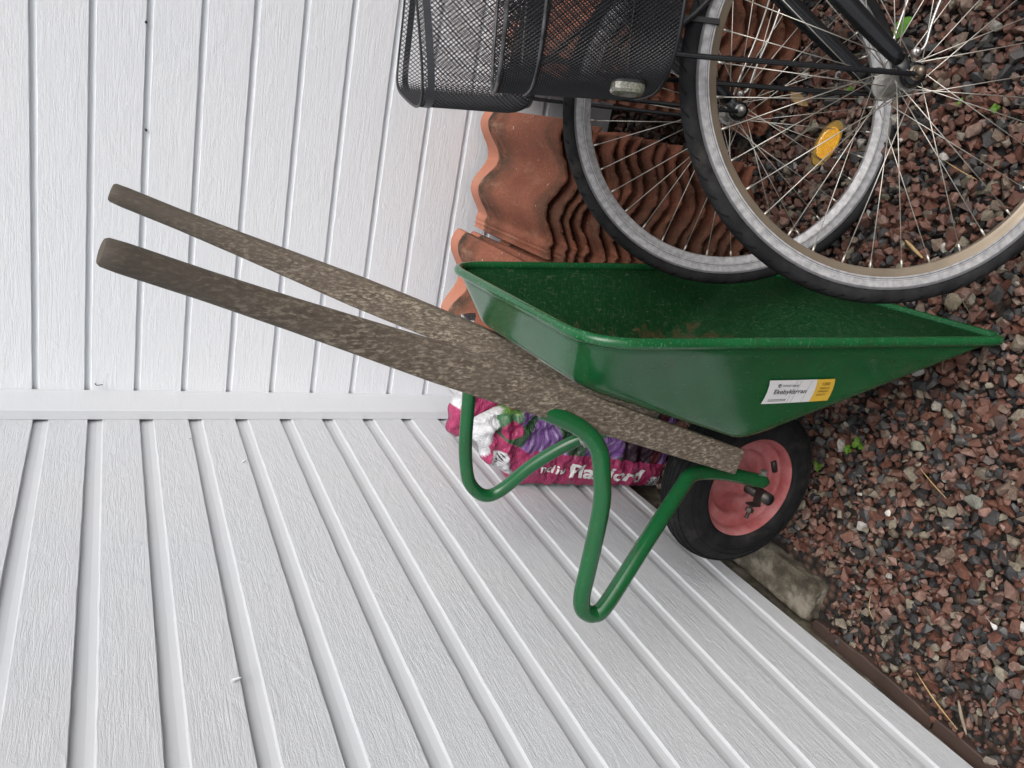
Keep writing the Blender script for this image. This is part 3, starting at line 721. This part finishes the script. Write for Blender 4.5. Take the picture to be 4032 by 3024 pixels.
# ---------------------------------------------------------------- bicycles
def ring_mesh(prof, nseg=120): return lathe(prof, nseg)
RR = .345
def tread(t, b, v, cnt, col):
    pass
def treadmat(name, cnt, skew, strength):
    m = rubbermat(name, .013).copy(); m.name = name; t = m.node_tree; b = t.nodes['Principled BSDF']
    v = coords(t); sep = t.nodes.new('ShaderNodeSeparateXYZ'); t.links.new(v, sep.inputs[0])
    an = math_(t, 'ARCTAN2', sep.outputs[2], sep.outputs[0]); ay = math_(t, 'ABSOLUTE', sep.outputs[1])
    ph = math_(t, 'ADD', math_(t, 'MULTIPLY', an, cnt / (2 * math.pi)), math_(t, 'MULTIPLY', ay, skew))
    fr = math_(t, 'FRACT', ph); gap = math_(t, 'GREATER_THAN', fr, .16)
    wl = math_(t, 'FRACT', math_(t, 'MULTIPLY', sep.outputs[1], 190.0)); lines = math_(t, 'GREATER_THAN', wl, .22)
    shoulder = math_(t, 'GREATER_THAN', ay, .0045)
    side = math_(t, 'GREATER_THAN', ay, .0125); ctr = math_(t, 'SUBTRACT', 1.0, shoulder)
    h = math_(t, 'MAXIMUM', math_(t, 'ADD', math_(t, 'MULTIPLY', shoulder, gap), math_(t, 'MULTIPLY', ctr, lines)), side)
    old = b.inputs['Base Color'].links[0].from_socket
    t.links.new(mix(t, math_(t, 'SUBTRACT', 1.0, h), old, (.004, .004, .005)), b.inputs['Base Color'])
    n_ = t.nodes.new('ShaderNodeBump'); n_.inputs['Strength'].default_value = strength; n_.inputs['Distance'].default_value = .0016; t.links.new(h, n_.inputs['Height']); t.links.new(n_.outputs[0], b.inputs['Normal'])
    return m
M_tr1 = treadmat('bike_tyre_block_tread', 64, 60, .9); M_tr2 = treadmat('bike_tyre_sipe_tread', 58, 30, .9)
def wheel_parts(bike, name, cx, treadm, hubr, rimm, nspk=36):
    """rim is the wheel part; tyre, hub, spokes are its pieces. wheel centre at local (cx, 0, RR)"""
    c = Vector((cx, 0, RR))
    prof = [(.318, -.0120), (.3225, -.0125), (.3230, -.0115), (.3215, -.0095), (.316, -.009), (.316, .009), (.3215, .0095), (.3230, .0115), (.3225, .0125), (.318, .0120), (.3020, .0108), (.3010, .0098)]
    inner = [(.2935, .0085), (.2890, .0055), (.2880, 0), (.2890, -.0055), (.2935, -.0085), (.3010, -.0098), (.3020, -.0108)]
    full = prof + inner; V, F = lathe(full, 144); nP = len(full)
    fm = []
    for f in F:
        j = f[0] % nP; fm.append(1 if 10 <= j <= 17 else 0)
    w = obj(name, V, F, [M_rim, rimm], bike, True, fm); w.location = c; smooth_angle(w, 40)
    tp = [(.320, -.0105)] + [(.3310 + .0142 * math.sin(th), -.0140 * math.cos(th)) for th in [math.pi * (-.20 + 1.40 * j / 22) for j in range(23)]] + [(.320, .0105)]
    V, F = lathe(tp, 144); obj('tyre', V, F, treadm, w)
    hb = [(.006, -.050), (.0085, -.050), (.0085, -.040), (hubr * .62, -.0345), (hubr, -.0335), (hubr, -.0305), (hubr * .72, -.0295), (hubr * .60, -.020), (hubr * .66, -.006), (hubr * .66, .006), (hubr * .60, .020), (hubr * .72, .0295), (hubr, .0305), (hubr, .0335), (hubr * .62, .0345), (.0085, .040), (.0085, .050), (.006, .050)]
    V, F = lathe(hb, 40); h = obj('hub', V, F, M_alu, w); smooth_angle(h, 30)
    half = nspk // 2; base = []
    for side in (-1, 1):
        for d in (-1, 1):
            ha = d * math.radians(66 if hubr > .02 else 58)
            p0 = Vector((math.cos(ha) * hubr * .9, side * .0335, math.sin(ha) * hubr * .9)); p1 = Vector((.289, side * .0025, 0))
            mb = MB(); mb.cyl(p0, p1, .00092, 6); u = (p1 - p0).normalized(); mb.cyl(p1 - u * .013, p1 + u * .002, .0021, 7); mb.cyl(p0 + Vector((0, -side * .0045, 0)), p0 + Vector((0, side * .0008, 0)), .0014, 6)
            base.append((side, d, mb))
    k = 0; protos = []
    for (side, d, mb) in base:
        o = mb.build('spoke', M_spoke, w, True); protos.append(o); k += 1
    for i, (side, d, mb) in enumerate(base):
        a0 = {(-1, -1): 0, (-1, 1): 20, (1, -1): 10, (1, 1): 30}[(side, d)]
        for n_ in range(nspk // 4):
            ang = math.radians(a0 + n_ * 40)
            o = protos[i] if n_ == 0 else protos[i].copy()
            if n_: COL.objects.link(o); o.parent = w
            o.rotation_euler = (0, -ang, 0)
    return w
def basket(bike, p):
    """mesh basket; p: front/lateral sizes in the bike frame (x fwd, y near side, z up)"""
    cx, cy, hl, hf, zt, zb, taper, yaw, tilt, ex = (p[k] for k in ('cx', 'cy', 'hl', 'hf', 'zt', 'zb', 'taper', 'yaw', 'tilt', 'ex'))
    cyaw, syaw = math.cos(yaw), math.sin(yaw)
    def plan(t, s=1.0):
        c_, s_ = math.cos(t), math.sin(t)
        x = hf * s * math.copysign(abs(c_) ** (2 / ex), c_); y = hl * s * math.copysign(abs(s_) ** (2 / ex), s_)
        return x, y
    K = 400; raw = [plan(2 * math.pi * i / K) for i in range(K)]; cum = [0]
    for i in range(K): a = raw[i]; b_ = raw[(i + 1) % K]; cum.append(cum[-1] + math.hypot(a[0] - b_[0], a[1] - b_[1]))
    P_ = cum[-1]
    def at(s, h):   # s arc 0..1, h height 0..1
        s = (s % 1.0) * P_; i = int(np.searchsorted(cum, s, side='right') - 1) % K; f = (s - cum[i]) / (cum[i + 1] - cum[i]); a = raw[i]; b_ = raw[(i + 1) % K]
        k = taper + (1 - taper) * min(1, h * 1.0)
        rb = p.get('round', 0)
        if rb and h < .22: k -= rb * (1 - math.sqrt(max(0, 1 - ((.22 - h) / .22) ** 2)))
        x = (a[0] * (1 - f) + b_[0] * f) * k; y = (a[1] * (1 - f) + b_[1] * f) * k
        X = x * cyaw - y * syaw; Y = x * syaw + y * cyaw
        z = zb + (zt - zb) * h - math.tan(tilt) * Y - p.get('dip', 0) * X * (1 + Y / hl) * h
        return Vector((cx + X, cy + Y, z))
    pitch = p['pitch']; nu = int(P_ / pitch) * 2; nv = int((zt - zb) / pitch * 2 * .85)
    V = []; F = []
    for j in range(nv + 1):
        for i in range(nu): V.append(at(i / nu, j / nv))
    for j in range(1, nv):
        for i in range(nu):
            if (i + j) % 2:
                F.append((((i - 1) % nu) + j * nu, i + (j - 1) * nu, ((i + 1) % nu) + j * nu, i + (j + 1) * nu))
    bk = empty_part = None
    mesh = obj('basket', V, F, M_mesh, bike, False)
    wm = mesh.modifiers.new('w', 'WIREFRAME'); wm.thickness = .0022; wm.use_boundary = True; wm.use_even_offset = False; wm.use_replace = True
    # floor
    V = []; F = []; q = .0068 / 1.0; gx = int(hf * 2 / q) + 2; gy = int(hl * 2 / q) + 2; idx = {}
    kk = taper - p.get('round', 0)
    for i in range(-gx, gx + 1):
        for j in range(-gy, gy + 1):
            if (i + j) % 2 == 0:
                x = i * q / 1; y = j * q / 1
                if (abs(x) / (hf * kk)) ** ex + (abs(y) / (hl * kk)) ** ex < 1:
                    X = x * cyaw - y * syaw; Y = x * syaw + y * cyaw; idx[(i, j)] = len(V); V.append((cx + X, cy + Y, zb + .001 - math.tan(tilt) * Y))
    for i in range(-gx, gx + 1):
        for j in range(-gy, gy + 1):
            if (i + j) % 2:
                c4 = [idx.get(k_) for k_ in ((i - 1, j), (i, j - 1), (i + 1, j), (i, j + 1))]
                if None not in c4: F.append(tuple(c4))
    fl = obj('basket_floor', V, F, M_mesh, mesh, False); wm = fl.modifiers.new('w', 'WIREFRAME'); wm.thickness = .0024; wm.use_replace = True; wm.use_even_offset = False
    def loopw(h, r, mat, name, flat=None, sag=0):
        pts = []
        for i in range(160):
            v = at(i / 160, h); c0 = Vector((cx, cy, v.z)); v = v + (v - c0).normalized() * (r * .7); 
            if sag: v.z += sag * math.sin(2 * math.pi * i / 160 + 1) 
            pts.append(v)
        if flat:
            V = []; F = []
            for i, v in enumerate(pts):
                c0 = Vector((cx, cy, v.z)); o_ = (v - c0).normalized() * .0014
                for (dz, s_) in ((0, 0), (0, 1), (-flat, 1), (-flat, 0)): V.append(v + Vector((0, 0, dz)) + o_ * s_)
            m_ = len(pts)
            for i in range(m_):
                for j in range(4): F.append((i * 4 + j, i * 4 + (j + 1) % 4, ((i + 1) % m_) * 4 + (j + 1) % 4, ((i + 1) % m_) * 4 + j))
            o = obj(name, V, F, mat, mesh, False)
            smooth_angle(o, 50)
        else:
            V, F = sweep(pts, r, 8, closed=True); o = obj(name, V, F, mat, mesh)
        return o
    for (h, r, mt, nm, fl_) in p['wires']: loopw(h, r, mt, nm, fl_)
    return at, mesh
def bike(nm, c, n, label, hubr, treadm, rimm, bp, group):
    c = Vector(c); n = Vector(n).normalized(); f = -Vector((0, 0, 1)).cross(n); f.normalize(); v = f.cross(n); o = c - v * RR
    M = Matrix(((f.x, n.x, v.x, o.x), (f.y, n.y, v.y, o.y), (f.z, n.z, v.z, o.z), (0, 0, 0, 1)))
    B = empty(nm, M, label=label, category='bicycle', group=group)
    H = lambda x, y, z: Vector((x, y, z + RR))
    wheel_parts(B, 'front_wheel', 0, treadm, hubr, rimm)
    # fork
    ax = Vector((-.588, 0, .809))            # direction of the blades up and back
    crown = H(0, 0, 0) + ax * .40
    for s in (-1, 1):
        pts = [H(-.018, s * .052, .026), H(-.060, s * .054, .084), H(-.125, s * .056, .172), crown + Vector((0, s * .050, -.005)), crown + Vector((-.010, s * .03, .02))]
        pts = catmull(pts, 6); rr = [.0118 + (.0152 - .0118) * min(1, i / 10) for i in range(len(pts))]
        V, F = sweep(pts, rr, 18); fk = obj('fork_blade', V, F, M_blk, B)
        mb = MB(); mb.tube([H(-.022, s * .052, .030), H(-.006, s * .052, .012), H(.002, s * .052, -.006)], [.0125, .012, .010], 14, sx=.35, up=(1, 0, 0)); 
        mb.cyl(H(0, s * .043, 0), H(0, s * .056, 0), .0190, 24, r2=.0160); mb.build('dropout', M_blk, fk)
        mb = MB(); mb.cyl(H(0, s * .056, 0), H(0, s * .0575, 0), .0115, 24); mb.cyl(H(0, s * .0575, 0), H(0, s * .065, 0), .0092, 6); mb.tube([H(0, s * .065, 0), H(0, s * .070, 0), H(0, s * .0735, 0), H(0, s * .075, 0)], [.0078, .0075, .0055, .002], 16)
        mb.build('axle_nut', bp['nut'], fk, True)
        mb = MB(); ey = H(.002, s * .055, .030); ey = H(-.030 + .022, s * .055, .026) ; e2 = H(-.030, s * .054, .004)
        mb.cyl(e2 + Vector((0, s * -.004, 0)), e2 + Vector((0, s * .005, 0)), .0062, 18); mb.cyl(e2 + Vector((0, s * .005, 0)), e2 + Vector((0, s * .0085, 0)), .0040, 6); mb.build('eyelet_bolt', M_alu, fk, True)
        mb = MB(); mb.tube(catmull([e2, e2 + Vector((-.010, s * .002, -.012)), e2 + Vector((-.05, s * .0, -.020)), e2 + Vector((-.16, 0, -.045)), e2 + Vector((-.335, -s * .03, -.06))], 5), .0022, 8); mb.build('mudguard_stay', M_alu, fk)
        # basket stay
        V, F = sweep(catmull([H(.003, s * .061, -.002), H(.006, s * .0665, .05), H(.010, s * .068, .2), H(.014, s * .068, bp['zb'] - RR - .005), H(.0, s * .066, bp['zb'] - RR - .001)], 6), .0042, 10); obj('basket_stay', V, F, M_blk, B)
    mb = MB(); mb.tube([crown + Vector((.012, 0, -.02)), crown + ax * .02, crown + ax * .05], [.030, .026, .019], 20, sx=1.5); mb.build('fork_crown', M_blk, B)
    hx = Vector((-.34, 0, .94)); mb = MB(); mb.cyl(crown + ax * .03, crown + ax * .03 + hx * .17, .0185, 24); ht = mb.build('head_tube', M_blk, B)
    top = crown + ax * .03 + hx * .17
    mb = MB(); mb.cyl(top, top + hx * .11, .0125, 18); mb.build('stem', M_alu, B)
    bar = top + hx * .12
    mb = MB(); pts = catmull([bar + Vector((-.19, s_ * .30, .03)) if abs(s_) == 1 else bar + Vector((-.05 * abs(s_) * 2, s_ * .30, .02)) for s_ in (-1, -.6, -.15)] + [bar, ] + [bar + Vector((-.05 * abs(s_) * 2, s_ * .30, .02)) if abs(s_) != 1 else bar + Vector((-.19, s_ * .30, .03)) for s_ in (.15, .6, 1)], 6)
    mb.tube(pts, .011, 12); hbn = mb.build('handlebar', M_alu, B)
    for s in (-1, 1):
        mb = MB(); a = bar + Vector((-.12, s * .255, .029)); b_ = bar + Vector((-.205, s * .307, .030)); mb.cyl(a, b_, .0155, 14); mb.build('grip', M_plast, hbn)
    bbp = H(-.60, 0, -.06); seat = H(-.76, 0, .52)
    mb = MB(); mb.cyl(crown + ax * .03 + hx * .03, bbp, .019, 20); mb.cyl(top - hx * .03, bbp + (seat - bbp) * .35, .016, 18); mb.cyl(bbp, seat, .0165, 18); mb.cyl(bbp + Vector((0, -.035, 0)), bbp + Vector((0, .035, 0)), .02, 18)
    rear = H(-1.06, 0, 0)
    for s in (-1, 1):
        mb.tube([bbp + Vector((0, s * .03, 0)), rear + Vector((0, s * .06, 0))], .009, 12); mb.tube([bbp + (seat - bbp) * .85, rear + Vector((0, s * .06, 0))], .008, 12)
    mb.build('frame', M_blk, B)
    mb = MB(); mb.cyl(seat, seat + Vector((-.03, 0, .12)), .0125, 16); mb.build('seat_post', M_alu, B)
    mb = MB(); sp = seat + Vector((-.03, 0, .135)); mb.tube(catmull([sp + Vector((.14, 0, 0)), sp + Vector((.06, 0, .008)), sp + Vector((-.04, 0, .012)), sp + Vector((-.12, 0, .006))], 5), [.018 + .075 * (i / 15) ** 1.6 for i in range(16)], 18, sx=1.0, up=(0, 0, 1)); sd_ = mb.build('saddle', M_plast, B)
    sd_.data.transform(Matrix.Translation(sp) @ Matrix.Diagonal((1, 1, .42, 1)) @ Matrix.Translation(-sp))
    wheel_parts(B, 'rear_wheel', -1.06, treadm, hubr, rimm)
    at, mesh = basket(B, bp)
    mb = MB(); mb.tube([H(.004, -.03, bp['zb'] - RR - .004), H(.004, .03, bp['zb'] - RR - .004)], .006, 8)
    mb.box(H(-.03, 0, bp['zb'] - RR - .008), (.03, .012, .003)); mb.box(H(-.055, 0, bp['zb'] - RR - .045), (.004, .016, .045)); mb.tube([H(-.02, .02, bp['zb'] - RR - .006), H(-.06, .022, bp['zb'] - RR - .05), H(-.12, .02, bp['zb'] - RR - .10)], .004, 8)
    mb.build('basket_bracket', M_plast, B, False)
    return B, H, at, mesh
bp1 = dict(cx=-.095, cy=.0, hl=.185, hf=.165, zt=.623 + RR, zb=.385 + RR, taper=.95, yaw=-.16, tilt=.0, ex=3.2, pitch=.0058, nut=M_nut, round=.06,
           wires=[(1.0, .0030, M_worn, 'rim_wire', None), (.79, .0024, M_worn, 'body_wire', None), (.02, .0030, M_mesh, 'base_wire', None)])
n1 = (.21629, -.90093, .37622)
B1, H1, at1, bm1 = bike('bicycle', (1.083, -1.284, .315), n1, 'nearer bicycle, whose front wheel has a wide pale rim and stands closest to the viewer', .0215, M_tr1, M_rimch, bp1, 'bicycles leaning against the wall')
bp2 = dict(dip=.12, cx=-.115, cy=-.01, hl=.185, hf=.170, zt=.676 + RR, zb=.425 + RR, taper=.93, yaw=-.24, tilt=.19, ex=5.0, pitch=.0094, nut=M_alu, round=.14,
           wires=[(1.0, .0024, M_band, 'rim_wire', None), (.955, .0012, M_band, 'rim_band', .0135), (.02, .0028, M_mesh, 'base_wire', None)])
n2 = (.11586, -.89207, .43680)
B2, H2, at2, bm2 = bike('bicycle', (1.007, -.880, .281), n2, 'farther bicycle, its front wheel behind the other one and carrying an amber spoke reflector', .019, M_tr2, M_rim, bp2, 'bicycles leaning against the wall')
for B in (B1, B2):
    for k in ('zb',): pass
# front reflector on the near basket: clear lens with a black back plate, low on its front corner
def reflector_front():
    c = Vector((.062, .085, .440 + RR)); mb = MB()
    for k, (w_, h_, d_) in enumerate(((.024, .041, .0), (.022, .039, .012))): pass
    ring = lambda sc, dx: [c + Vector((dx, sc * .0165 * math.copysign(abs(math.cos(t)) ** .6, math.cos(t)), sc * .0245 * math.copysign(abs(math.sin(t)) ** .6, math.sin(t)))) for t in [2 * math.pi * i / 32 for i in range(32)]]
    V = []; F = []
    R_ = [(1.06, -.002), (1.06, .006)]
    for sc, dx in R_: V += ring(sc, dx)
    F = [(j, (j + 1) % 32, 32 + (j + 1) % 32, 32 + j) for j in range(32)] + [tuple(range(31, -1, -1)), tuple(range(32, 64))]
    body = obj('front_reflector', V, F, M_plast, B1, False)
    V = []
    for sc, dx in ((1.0, .006), (1.0, .015), (.9, .019), (.6, .021)): V += ring(sc, dx)
    F = [(k * 32 + j, k * 32 + (j + 1) % 32, (k + 1) * 32 + (j + 1) % 32, (k + 1) * 32 + j) for k in range(3) for j in range(32)] + [tuple(range(96, 128))]
    obj('lens', V, F, M_clear, body, False)
reflector_front()
# amber spoke reflector on the farther bicycle's front wheel
fw2 = [o for o in B2.children if o.name.startswith('front_wheel')][0]
def spoke_reflector():
    c = Vector((.033, .004, -.202)); ax = Vector((.94, 0, .34)).normalized(); pe = Vector((-ax.z, 0, ax.x)); y = Vector((0, 1, 0))
    def oval(a, b, dy, n_=36): return [c + ax * (a * math.cos(t)) + pe * (b * math.sin(t) * (1 - .0)) + y * dy for t in [2 * math.pi * i / n_ for i in range(n_)]]
    def slab(levels, name, mat, par):
        V = []; n_ = 36
        for a, b, dy in levels: V += oval(a, b, dy)
        F = [(k * n_ + j, k * n_ + (j + 1) % n_, (k + 1) * n_ + (j + 1) % n_, (k + 1) * n_ + j) for k in range(len(levels) - 1) for j in range(n_)] + [tuple(range(n_ - 1, -1, -1)), tuple(range((len(levels) - 1) * n_, len(levels) * n_))]
        return obj(name, V, F, mat, par, False)
    body = slab([(.049, .0205, -.006), (.050, .0215, -.002), (.049, .0205, .004)], 'spoke_reflector', M_orangebody, fw2)
    slab([(.034, .0190, .004), (.034, .0190, .007), (.032, .0172, .0078)], 'lens', M_orange, fw2)
spoke_reflector()
# ---------------------------------------------------------------- small things on the gravel
M_leaf = plain('fresh_green_leaf', (.10, .26, .03), .45, 0, 60, .2); M_sprout = plain('sprout_green', (.09, .19, .02), .5, 0, 60, .2); M_dry = plain('dry_yellow_leaf', (.30, .19, .085), .8, 0, 40, .45); M_straw = plain('dry_straw', (.40, .28, .13), .7, 0, 60, .25); M_twig = plain('grey_twig', (.27, .22, .16), .8, 0, 60, .3)
def leaf(mb, c, ang, ln, w, lift=.3, curl=.2, m=0):
    c = Vector(c); u = Vector((math.cos(ang), math.sin(ang), 0)); s_ = Vector((-u.y, u.x, 0)); V = []; F = []; n_ = 8
    for i in range(n_ + 1):
        t = i / n_; ww = w * math.sin(math.pi * min(1, t * .97 + .02)) ** .8
        p = c + u * ln * t + Vector((0, 0, lift * ln * t - curl * ln * t * t))
        V += [p - s_ * ww + Vector((0, 0, ww * .3)), p, p + s_ * ww + Vector((0, 0, ww * .3))]
    for i in range(n_):
        for j in range(2): F.append((i * 3 + j, i * 3 + j + 1, i * 3 + j + 4, i * 3 + j + 3))
    k = len(V); V2 = [v - Vector((0, 0, .0005)) for v in V]; F2 = [tuple(reversed([i + k for i in f])) for f in F]
    mb.add(V + V2, F + F2, m)
mb = MB(); leaf(mb, (1.245, -1.005, .012), 2.6, .048, .0165, .1, .1); tagd = mb.build('fallen_leaf', M_leaf, None, label='single fresh green oval leaf lying on the gravel behind the near bicycle fork', category='leaf')
mb = MB(); leaf(mb, (1.062, -.800, .010), 1.15, .075, .012, .45, .5); mb.build('dry_leaf', M_dry, None, label='curled dry tan leaf beside the right-hand tile stack', category='leaf')
mb = MB(); leaf(mb, (.735, -.850, .008), 2.7, .045, .012, .1, .1); mb.build('dry_leaf', M_dry, None, label='small ochre leaf at the foot of the middle tile stack', category='leaf')
spr = [((.398, -1.196, .012), .011, 5, 'clover sprout with rounded leaves beside the wheelbarrow nose, the lower of a close pair'), ((.420, -1.216, .013), .016, 3, 'largest clover sprout, three broad leaves, beside the wheelbarrow nose'), ((.330, -1.139, .012), .013, 3, 'small green sprout close to the wheelbarrow tyre'), ((1.100, -.908, .010), .011, 4, 'small green sprout seen through the spokes beside the near hub'),
       ((1.098, -1.174, .010), .008, 2, 'tiny two-leaved sprout in the gravel inside the near bicycle wheel'), ((1.092, -1.247, .010), .0095, 4, 'four-leaved sprout growing in a bare patch inside the near bicycle wheel')]
for (c, s_, n_, lab) in spr:
    mb = MB(); a0 = random.random() * 6
    for k in range(n_): leaf(mb, c, a0 + k * 2 * math.pi / n_ + random.uniform(-.3, .3), s_, s_ * .42, .5, .3)
    mb.cyl((c[0], c[1], -.01), c, .0007, 6)
    mb.build('sprout', M_sprout, None, label=lab, category='seedling', group='seedlings in the gravel')
def stick_(p, name, r, m, lab, cat, grp=None):
    mb = MB(); pts = catmull(p, 5); mb.tube(pts, [r * (1 - .55 * abs(2 * i / (len(pts) - 1) - 1) ** 2) for i in range(len(pts))], 6); mb.build(name, m, None, label=lab, category=cat, group=grp)
stick_([(.438, -1.360, .014), (.425, -1.392, .016), (.41, -1.43, .014)], 'straw', .0011, M_straw, 'thin bent straw lying between the wheelbarrow nose and the pale grey stone', 'straw')
stick_([(.081, -1.588, .010), (.060, -1.604, .012), (.034, -1.624, .010)], 'twig', .0032, M_twig, 'short thick grey twig near the wall at the picture edge', 'twig')
stick_([(.070, -1.500, .008), (.050, -1.55, .012), (.030, -1.607, .010)], 'straw', .0016, M_straw, 'long yellow straw along the brown board', 'straw')
stick_([(.836, -1.161, .013), (.826, -1.184, .016), (.812, -1.210, .012)], 'wood_chip', .0038, M_straw, 'flat tan wood chip inside the near wheel, above its rim', 'wood chip')
stick_([(.992, -1.186, .013), (.980, -1.224, .016), (.969, -1.262, .013)], 'straw', .0011, M_straw, 'fine dry stalk lying inside the near wheel', 'straw')
stick_([(.15, -1.36, .013), (.128, -1.372, .022), (.105, -1.385, .012)], 'straw', .0008, M_straw, 'fine pale stem standing off the gravel beside the brown board', 'straw')
def rock(c, s, name, col, lab, seed, sq=.6):
    bm = bmesh.new(); r = random.Random(seed)
    for _ in range(16):
        v = Vector((r.gauss(0, 1), r.gauss(0, 1), r.gauss(0, 1))).normalized(); bm.verts.new((v.x * s, v.y * s * .8, v.z * s * sq))
    res = bmesh.ops.convex_hull(bm, input=bm.verts); bmesh.ops.delete(bm, geom=[e for e in res['geom_interior'] if isinstance(e, bmesh.types.BMVert)], context='VERTS')
    bmesh.ops.bevel(bm, geom=bm.edges[:], offset=s * .08, segments=2, affect='EDGES')
    me = bpy.data.meshes.new(name); bm.to_mesh(me); bm.free(); me.materials.append(plain('stone_' + str(seed), col, .8, 0, 60, .25, .4, .002))
    o = bpy.data.objects.new(name, me); o.location = c; o.rotation_euler = (.2, .1, seed); finish(o, label=lab, category='stone')
rock((.752, -1.299, .006), .021, 'stone', (.20, .17, .12), 'square tan stone beside the front lip of the green tray', 1)
rock((.425, -1.472, .006), .021, 'stone', (.20, .20, .17), 'large pale grey stone lying in the middle of the gravel', 2)
rock((.322, -1.329, .010), .009, 'stone', (.66, .63, .58), 'small white stone below the wheelbarrow wheel', 3)
rock((.245, -1.590, .008), .008, 'stone', (.75, .74, .72), 'small bright white stone near the lower picture edge', 4)
rock((.47, -1.334, .006), .016, 'stone', (.23, .22, .17), 'pale olive stone beside the wheelbarrow nose', 5)
rock((1.02, -.835, .010), .019, 'stone', (.22, .20, .15), 'round beige stone in the shade of the right-hand tile stack', 6)
